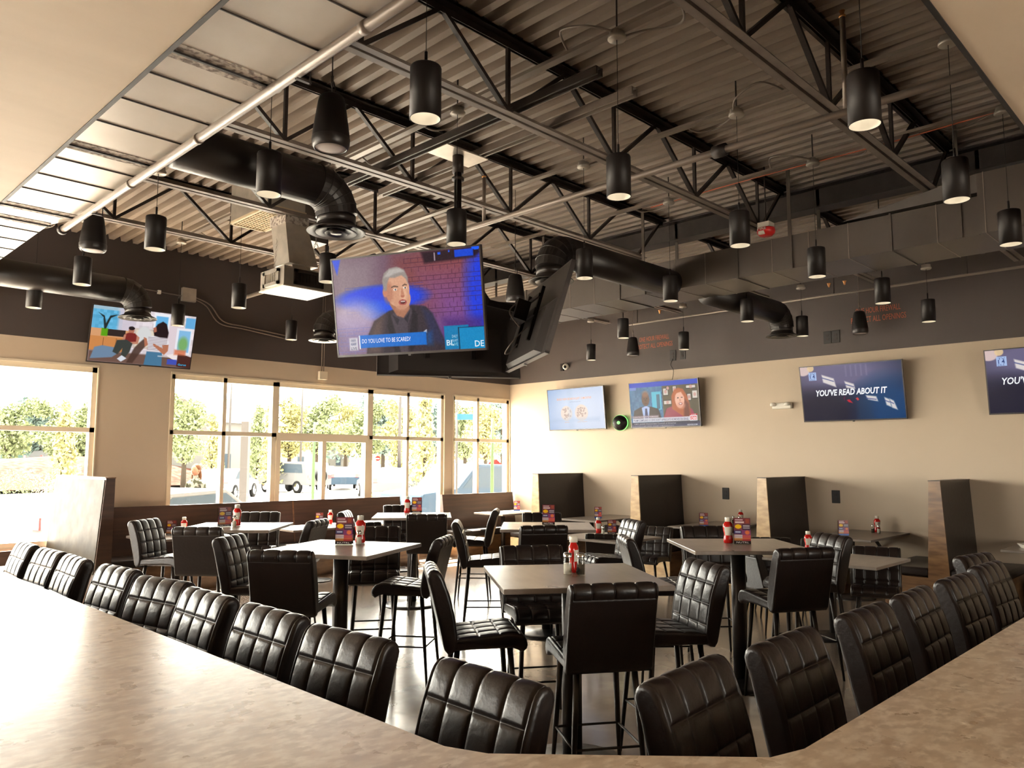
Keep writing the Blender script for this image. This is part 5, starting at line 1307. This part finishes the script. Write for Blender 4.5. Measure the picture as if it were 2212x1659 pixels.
# ------------------------------------------------------------------ outside the windows
GZ = -0.12
struct('ground_outside', MB().box((-60, YW + .25, GZ - .2), (130, 150, GZ)), M['asphalt'])
def leaves(mb, c, rx, ry, rz, n, s, mi=0):
    mb.mat(mi)
    for _ in range(n):
        d = rng.normal(size=3); d /= np.linalg.norm(d); q = rng.rand() ** .4
        p = np.array(c) + d * q * np.array((rx, ry, rz)); a = rng.normal(size=3); a /= np.linalg.norm(a); b = np.cross(a, rng.normal(size=3)); b /= np.linalg.norm(b)
        ss = s * (.6 + .8 * rng.rand()); mb.add([p + a * ss, p + b * ss * .6, p - a * ss, p - b * ss * .6], [(0, 1, 2, 3)])
def tree_proto(name, h, w, kind, trunk=.25, n=1500, ls=.16):
    e = empty(name); m_ = MB()
    lo = .32 if kind == 'round' else .1
    for k in range(9):
        a = rng.rand() * 6.28; q = rng.rand() * .6 * w
        zc = h * (lo + (1 - lo) * (k + .5) / 9 * .85 + .05)
        sw = w * (.55 - .25 * abs(k - 4) / 4) if kind == 'round' else w * (.75 - .55 * k / 9)
        leaves(m_, (q * math.cos(a) * (.9 if kind == 'round' else .2), q * math.sin(a) * (.9 if kind == 'round' else .2), zc), sw, sw, h * .13, n // 9, ls)
    m_.build('crown', M['leafA'], e)
    MB().sh().tube([(0, 0, 0), (.05, 0, h * .35), (0, .05, h * .7)], [trunk, trunk * .7, trunk * .3], 8).tube([(.03, 0, h * .3), (w * .4, w * .2, h * .6)], [trunk * .5, trunk * .15], 6).tube([(.03, 0, h * .35), (-w * .4, -w * .1, h * .62)], [trunk * .5, trunk * .15], 6).build('trunk', M['bark'], e)
    return e
protoT = {'big': tree_proto('leafy_tree', 9, 3.6, 'round', .28, 3600, .20), 'slim': tree_proto('young_tree', 4.6, 1.0, 'cone', .06, 1300, .10)}
tseen = set()
def tree(kind, px, py_base_depth, h, label, mt):
    """px = image column, depth along the view axis"""
    cam_dir = fw + r2 * ((px - 1106) / F_PX)
    d = Vector((cam_dir.x, cam_dir.y)) * py_base_depth
    o = protoT[kind] if kind not in tseen else copy_tree(protoT[kind]); tseen.add(kind)
    o.location = (d.x, d.y, GZ); s = h / (9 if kind == 'big' else 4.6); o.scale = (s, s, s); o.rotation_euler = (0, 0, rng.rand() * 6)
    tag(o, label, 'tree', 'trees beyond the car park')
    for c in o.children:
        if c.name.startswith('crown'):
            c.data = c.data.copy(); c.data.materials[0] = mt
    return o
A_, B_, C_ = M['leafA'], M['leafB'], M['leafC']
TR = [('big', 30, 62, 6.6, 'pale tree at the left edge of the left window', A_), ('big', 85, 66, 7.0, 'blue-green tree behind the sloping roof in the left window', C_), ('big', 140, 60, 6.2, 'pale tree right of the sloping roof in the left window', A_),
      ('slim', 148, 30, 4.2, 'young yellow tree on the red bank in the left window', B_), ('big', 178, 55, 5.7, 'tree cut by the right frame of the left window', A_),
      ('big', 405, 48, 5.7, 'large pale tree at the left edge of the wide window', A_), ('slim', 465, 42, 4.4, 'yellow-green tree before the white house', B_), ('slim', 588, 44, 5.0, 'yellow-green tree right of the white house', B_),
      ('big', 630, 70, 7.1, 'pale tree behind the parked cars, third pane', B_), ('big', 690, 85, 8.6, 'tall pale tree right of the third pane', A_), ('big', 750, 90, 8.6, 'pale tree left of centre among the car park trees', B_),
      ('slim', 560, 46, 5.2, 'young tree beside the dark square post', A_), ('big', 790, 74, 7.2, 'tree at the right end of the wide panes', A_), ('big', 830, 80, 8.3, 'blue-green tree behind the tall lamp post', C_), ('big', 868, 72, 7.1, 'pale tree right of the tall lamp post', B_),
      ('slim', 918, 34, 5.0, 'bright green young tree beside the window pier', B_), ('big', 945, 85, 8.4, 'blue-green tree near the window pier', C_), ('big', 1005, 70, 7.0, 'pale tree in the corner window', A_), ('big', 1050, 66, 6.6, 'yellow tree behind the stop sign', B_), ('slim', 860, 52, 4.6, 'young tree behind the parked cars', B_), ('big', 1085, 80, 8.2, 'blue-green tree at the right edge of the corner window', C_)]
for a in TR: tree(*a)
def gp(px, dep, z=GZ):
    d = fw + r2 * ((px - 1106) / F_PX); return (d.x * dep, d.y * dep, z)
# tree line far behind : uncountable foliage
m_ = MB()
for k in range(46):
    x, y, _ = gp(-40 + k * 27, 118 + 12 * rng.rand()); leaves(m_, (x, y, 3.4 + rng.rand() * 2.2), 3.6, 3.6, 3.4, 170, .42, k % 3)
tag(m_.build('distant_woods', [M['leafA'], M['leafC'], M['leafB']]), 'pale hazy woodland along the horizon outside', 'woodland', kind='stuff')
# red mulch bank with shrubs (left)
x, y, _ = gp(85, 50)
e = empty('mulch_bank', (x, y, GZ), R(16), 'red mulch bank outside the left window', 'bank')
q = MB().sh(); nx, ny = 28, 10; vs = []
for j in range(ny + 1):
    for i in range(nx + 1):
        u, v = i / nx * 2 - 1, j / ny * 2 - 1; vs.append((u * 13, v * 7, max(0, 2.0 * (1 - v * v * .9) * (1 - u ** 4) + .1 * math.sin(u * 9) * (1 - abs(v)))))
q.add(vs, [(j * (nx + 1) + i, j * (nx + 1) + i + 1, (j + 1) * (nx + 1) + i + 1, (j + 1) * (nx + 1) + i) for j in range(ny) for i in range(nx)]); q.build('mulch', M['mulch'], e)
SH = [(10, 40.5, 1.3, 'leafA', 'pale round shrub at the far left of the red bank'), (46, 41, 1.6, 'leafA', 'round green shrub second from the left before the red bank'), (80, 41.5, 1.5, 'leafA', 'round green shrub third from the left before the red bank'), (108, 42, 1.3, 'leafP', 'pinkish flowering shrub before the red bank'), (136, 42.5, 1.2, 'leafA', 'low shrub half behind the wooden divider'),
      (430, 24, .8, 'leafB', 'yellow shrub behind the person outside'), (480, 30, .7, 'leafB', 'small yellow shrub left of the dark square post'), (800, 30, .7, 'leafB', 'small yellow shrub in the planted strip, left'), (835, 30, .7, 'leafB', 'small yellow shrub in the planted strip, middle'), (865, 31, .7, 'leafB', 'small yellow shrub in the planted strip, right')]
for px, dep, s, mt, lb in SH:
    e = empty('shrub', gp(px, dep), 0, lb, 'shrub', 'low shrubs outside'); m_ = MB(); leaves(m_, (0, 0, s * .42), s * .55, s * .55, s * .45, 420, .05); m_.build('foliage', M[mt], e)
x, y, _ = gp(400, 27)
e = empty('mulch_bank', (x, y, GZ), 0, 'small red mulch bed outside the wide window', 'bank')
q = MB().sh(); vs = []
for j in range(7):
    for i in range(11):
        u, v = i / 5 - 1, j / 3 - 1; vs.append((u * 3.0, v * 1.8, .45 * max(0, 1 - u * u) * max(0, 1 - v * v)))
q.add(vs, [(j * 11 + i, j * 11 + i + 1, (j + 1) * 11 + i + 1, (j + 1) * 11 + i) for j in range(6) for i in range(10)]); q.build('mulch', M['mulch'], e)

def house(px, dep, W, D, Hh, rh, lb, rot=45, side=None, mt=None):
    e = empty('house', gp(px, dep), R(rot), lb, 'building', 'houses across the car park')
    MB().box((-W / 2, -D / 2, 0), (W / 2, D / 2, Hh)).build('walls', mt or M['hwall'], e)
    MB().add([(-W / 2 - .4, -D / 2 - .4, Hh), (W / 2 + .4, -D / 2 - .4, Hh), (W / 2 + .4, D / 2 + .4, Hh), (-W / 2 - .4, D / 2 + .4, Hh), (-W / 2 - .4, 0, Hh + rh), (W / 2 + .4, 0, Hh + rh)], [(0, 1, 5, 4), (2, 3, 4, 5), (0, 4, 3), (1, 2, 5), (0, 3, 2, 1)]).build('roof', M['hroof'], e)
    for k in range(3):
        xx = -W / 2 + W * (k + .5) / 3; MB().box((xx - .45, -D / 2 - .03, 1.0), (xx + .45, -D / 2, 2.3)).build('window', M['carglass'], e)
    return e
house(470, 62, 7, 7, 4.6, 2.2, 'white gabled house behind the large tree, wide window', 20)
house(545, 100, 14, 9, 4.2, 2.8, 'white house with a low roof behind the parked car', 0)
house(60, 92, 12, 8, 2.6, 2.8, 'dark shed with a long sloping roof in the left window', 75, mt=M['tarp'])
house(655, 125, 12, 9, 4.2, 2.4, 'small pale house behind the third pane', 0)

def car(px, dep, rot, mt, lb, kind='sedan', z=GZ):
    e = empty('car', gp(px, dep, z), R(rot), lb, 'car', 'parked cars outside')
    L, W2 = 2.2, .88
    if kind == 'suv': pr = [(-L, .45), (-L, .95), (-L + .08, 1.08), (-1.9, 1.70), (.45, 1.74), (1.05, 1.15), (L - .1, 1.05), (L, .85), (L, .45)]; gl = [(-1.78, 1.12), (-1.70, 1.60), (.40, 1.64), (.90, 1.15)]
    else: pr = [(-L, .35), (-L, .82), (-1.6, .92), (-1.0, 1.38), (.35, 1.42), (1.1, .95), (L - .1, .82), (L, .6), (L, .35)]; gl = [(-1.35, .95), (-.92, 1.30), (.30, 1.34), (.90, .97)]
    def ext(P, a, b):
        n = len(P); vs = [(x_, a, z_) for x_, z_ in P] + [(x_, b, z_) for x_, z_ in P]
        return vs, [list(range(n)), [n + i for i in range(n)]] + [(i, (i + 1) % n, n + (i + 1) % n, n + i) for i in range(n)]
    q = MB().add(*ext(pr, -W2, W2)); o = q.build('car_body', mt, e); bv = o.modifiers.new('b', 'BEVEL'); bv.width = .06; bv.segments = 2
    q = MB()
    for s in (-1, 1): q.add(*ext(gl, s * (W2 + .004) - .002, s * (W2 + .004) + .002))
    q.build('side_glass', M['carglass'], e)
    for sx in (-1.35, 1.35):
        for s in (-1, 1):
            wv = MB().sh().tube([(sx, s * (W2 - .12), .34), (sx, s * (W2 + .03), .34)], .34, 24); wo = wv.build('wheel', M['tyre'], e)
            MB().sh().tube([(sx, s * (W2 + .02), .34), (sx, s * (W2 + .04), .34)], .2, 16).build('hub', M['chrome'], wo)
    MB().box((-L - .02, -W2 + .05, .8), (-L + .02, -W2 + .25, 1.0)).box((-L - .02, W2 - .25, .8), (-L + .02, W2 - .05, 1.0)).build('tail_light', M['alarm'], e)
    if kind == 'suv':
        wv = MB().sh().tube([(-L - .22, 0, .95), (-L, 0, .95)], .34, 20); wv.build('spare_wheel', M['tyre'], e)
    return e
CARS = [(1012, 20.5, 178, 'carb', 'dark blue off-road car with a spare wheel outside the corner window', 'suv'), (498, 38, 45, 'carw', 'white car parked left of the dark square post', 'sedan'), (640, 45, 100, 'carw', 'large white car behind the sliding window', 'suv'), (700, 57, 60, 'carg', 'grey car right of the sliding window mullion', 'sedan'),
        (745, 50, 60, 'carb', 'blue car in the row outside, left of the wide mullion', 'sedan'), (780, 62, 60, 'carw', 'white car in the row outside, beside the wide mullion', 'sedan'), (828, 39, 65, 'carw', 'white car with a blue windscreen beside the lamp post', 'sedan'), (860, 46, 65, 'carg', 'grey car right of the lamp post', 'sedan'),
        (900, 52, 65, 'carw', 'white car under the young green tree', 'sedan'), (935, 60, 65, 'carb', 'blue car left of the window pier', 'sedan'), (120, 66, 40, 'carw', 'white car beside the sloping roof in the left window', 'sedan'), (620, 64, 60, 'carg', 'small grey car at the left of the third pane', 'sedan'), (1075, 36, 65, 'carb', 'blue car behind the stop sign', 'sedan'), (395, 14.6, 20, 'carw', 'white car close outside, in front of the person', 'sedan')]
for a in CARS: car(a[0], a[1], a[2], M[a[3]], a[4], a[5], (GZ if a[1] > 15 else GZ - .12) + (1.2 if a[1] == 66 else 0))
def post(px, dep, hgt, r, mt, nm, lb, cat, square=False, head=False):
    e = empty(nm, gp(px, dep), R(45), lb, cat)
    if square: MB().box((-r, -r, 0), (r, r, hgt)).build('post', mt, e)
    else: MB().sh().tube([(0, 0, 0), (0, 0, hgt)], [r, r * .7], 10).build('post', mt, e)
    if head: MB().box((-.1, -.5, hgt - .08), (.1, .5, hgt)).build('lamp_head', mt, e)
    return e
post(535, 24, 3.0, .11, M['polemetal'], 'square_post', 'dark square post outside the second pane', 'post', True)
post(654, 60, 8.0, .09, M['polemetal'], 'street_lamp', 'thin lamp post outside the third pane', 'street lamp', head=True)
post(500, 55, 7.5, .09, M['polemetal'], 'street_lamp', 'thin lamp post outside, left of the dark square post', 'street lamp', head=True)
post(865, 46, 6.8, .12, M['polemetal'], 'street_lamp', 'lamp post on a base right of the blue-green tree outside', 'street lamp', head=True)
post(987, 44, 6.0, .08, M['polemetal'], 'street_lamp', 'lamp post at the left of the corner window', 'street lamp')
post(682, 22, 2.9, .05, M['greenpost'], 'sign_post', 'slim green sign post outside the sliding window', 'post')
post(1064, 17.2, 2.75, .045, M['greenpost'], 'sign_post', 'pale green post in front of the stop sign', 'post')
def stop(px, dep, z, r, lb):
    e = empty('stop_sign', gp(px, dep), R(-45), lb, 'sign', 'red stop signs outside')
    MB().sh().tube([(0, .03, 0), (0, .03, z)], .03, 8).build('pole', M['polemetal'], e)
    pl = [(r * math.cos(PI / 8 + k * PI / 4), r * math.sin(PI / 8 + k * PI / 4)) for k in range(8)]
    MB().add([(a, 0, z + b) for a, b in pl] + [(a, .02, z + b) for a, b in pl], [list(range(8)), list(range(8, 16))] + [(i, (i + 1) % 8, 8 + (i + 1) % 8, 8 + i) for i in range(8)]).build('plate', M['signred'], e)
    v, f, tw = text_mesh('STOP', 1, 0, .02); s = r * 1.35 / tw
    MB().add([(a * s - r * .675, -.004, z - r * .25 + b * s) for a, b in v], f).build('lettering', M['white'], e)
stop(1069, 27, 1.62, .25, 'red stop sign in the corner window'); stop(819, 50, 1.95, .17, 'distant red stop sign outside the fourth pane')
e = empty('banner_sign', gp(1009, 17.6, 0), R(-45), 'blue and white sign board hanging outside the corner window', 'sign')
MB().box((-.22, 0, 2.62), (.22, .03, 2.75)).build('sign_board', M['signblue'], e); MB().sh().tube([(-.22, .02, 0), (-.22, .02, 2.78)], .02, 8).build('post', M['polemetal'], e)
# canopy outside above the windows
cn = MB()
for a, b in ((-6, 1.9), (2.9, 11.6)): cn.box((a, YW + .9, 2.98), (b, YW + 1.0, 3.06))
for x in (-3, .5, 1.9, 4.6, 6.0, 7.8, 9.2, 10.9): cn.bar((x, YW + .2, 3.3), (x + .02, YW + .95, 3.02), .04, .05)
tag(cn.build('window_canopy', M['hroof']), 'pale canopy frame outside above the windows', 'canopy')
# ------------------------------------------------------------------ person outside
def person():
    x, y, _ = gp(432, 15.6)
    e = empty('person', (x, y, GZ), R(-60), 'person with long brown hair in a camouflage top, outside behind the white car', 'person')
    V = [(0, 0, .88), (0, 0, 1.05), (0, .01, 1.22), (0, 0, 1.38), (0, -.01, 1.47), (0, -.03, 1.56),
         (-.17, 0, 1.36), (-.22, -.03, 1.12), (-.16, -.22, .98), (-.10, -.30, 1.0), (.17, 0, 1.36), (.22, -.03, 1.12), (.14, -.22, 1.02), (.06, -.30, 1.04),
         (-.09, 0, .84), (-.10, -.02, .46), (-.10, 0, .06), (-.10, -.12, .03), (.09, 0, .84), (.10, -.02, .46), (.10, 0, .06), (.10, -.12, .03)]
    E_ = [(0, 1), (1, 2), (2, 3), (3, 4), (4, 5), (3, 6), (6, 7), (7, 8), (8, 9), (3, 10), (10, 11), (11, 12), (12, 13), (0, 14), (14, 15), (15, 16), (16, 17), (0, 18), (18, 19), (19, 20), (20, 21)]
    rad = [.15, .13, .14, .12, .055, .06, .06, .05, .035, .03, .06, .05, .035, .03, .095, .065, .045, .035, .095, .065, .045, .035]
    me = bpy.data.meshes.new('body'); me.from_pydata(V, E_, []); o = bpy.data.objects.new('body', me); col.objects.link(o); o.parent = e
    me.materials.append(M['camo'])
    md = o.modifiers.new('skin', 'SKIN'); me.skin_vertices.new() if not me.skin_vertices else None
    for i, r_ in enumerate(rad): me.skin_vertices[0].data[i].radius = (r_, r_ * .85)
    me.skin_vertices[0].data[0].use_root = True
    o.modifiers.new('sub', 'SUBSURF').levels = 2
    h = MB().sh().ball((0, -.03, 1.62), .075, .092, .112, 12).ball((0, -.122, 1.61), .012, .014, .018, 5).ball((-.075, -.02, 1.61), .012, .02, .03, 5).ball((.075, -.02, 1.61), .012, .02, .03, 5); h.build('head', M['skin'], e)
    MB().sh().ball((-.028, -.108, 1.635), .012, .008, .007, 5).ball((.028, -.108, 1.635), .012, .008, .007, 5).ball((0, -.112, 1.565), .02, .006, .006, 5).build('eyes_and_mouth', M['hair'], e)
    MB().sh().ball((0, .0, 1.655), .088, .095, .10, 12).ball((0, .055, 1.50), .085, .05, .19, 10).ball((-.07, .01, 1.50), .03, .05, .15, 8).build('hair', M['hair'], e)
    for s in (-1, 1):
        hd = MB().sh(); bx = s * .09 if s < 0 else .06
        hd.ball((bx, -.33, 1.01 if s < 0 else 1.05), .03, .045, .018, 6)
        for k in range(4): hd.tube([(bx - .022 + k * .015, -.365, 1.01), (bx - .022 + k * .015, -.40 - .01 * (k in (1, 2)), 1.0), (bx - .022 + k * .015, -.415, .985)], [.008, .0075, .006], 6)
        hd.tube([(bx + s * -.025, -.33, 1.01), (bx + s * -.045, -.36, 1.015)], [.009, .007], 6); hd.build('hand', M['skin'], e)
person()

# prototypes that were never placed must not stay in the scene
for k, o in protos.items():
    if k not in seen:
        for c in list(o.children): bpy.data.objects.remove(c)
        bpy.data.objects.remove(o)
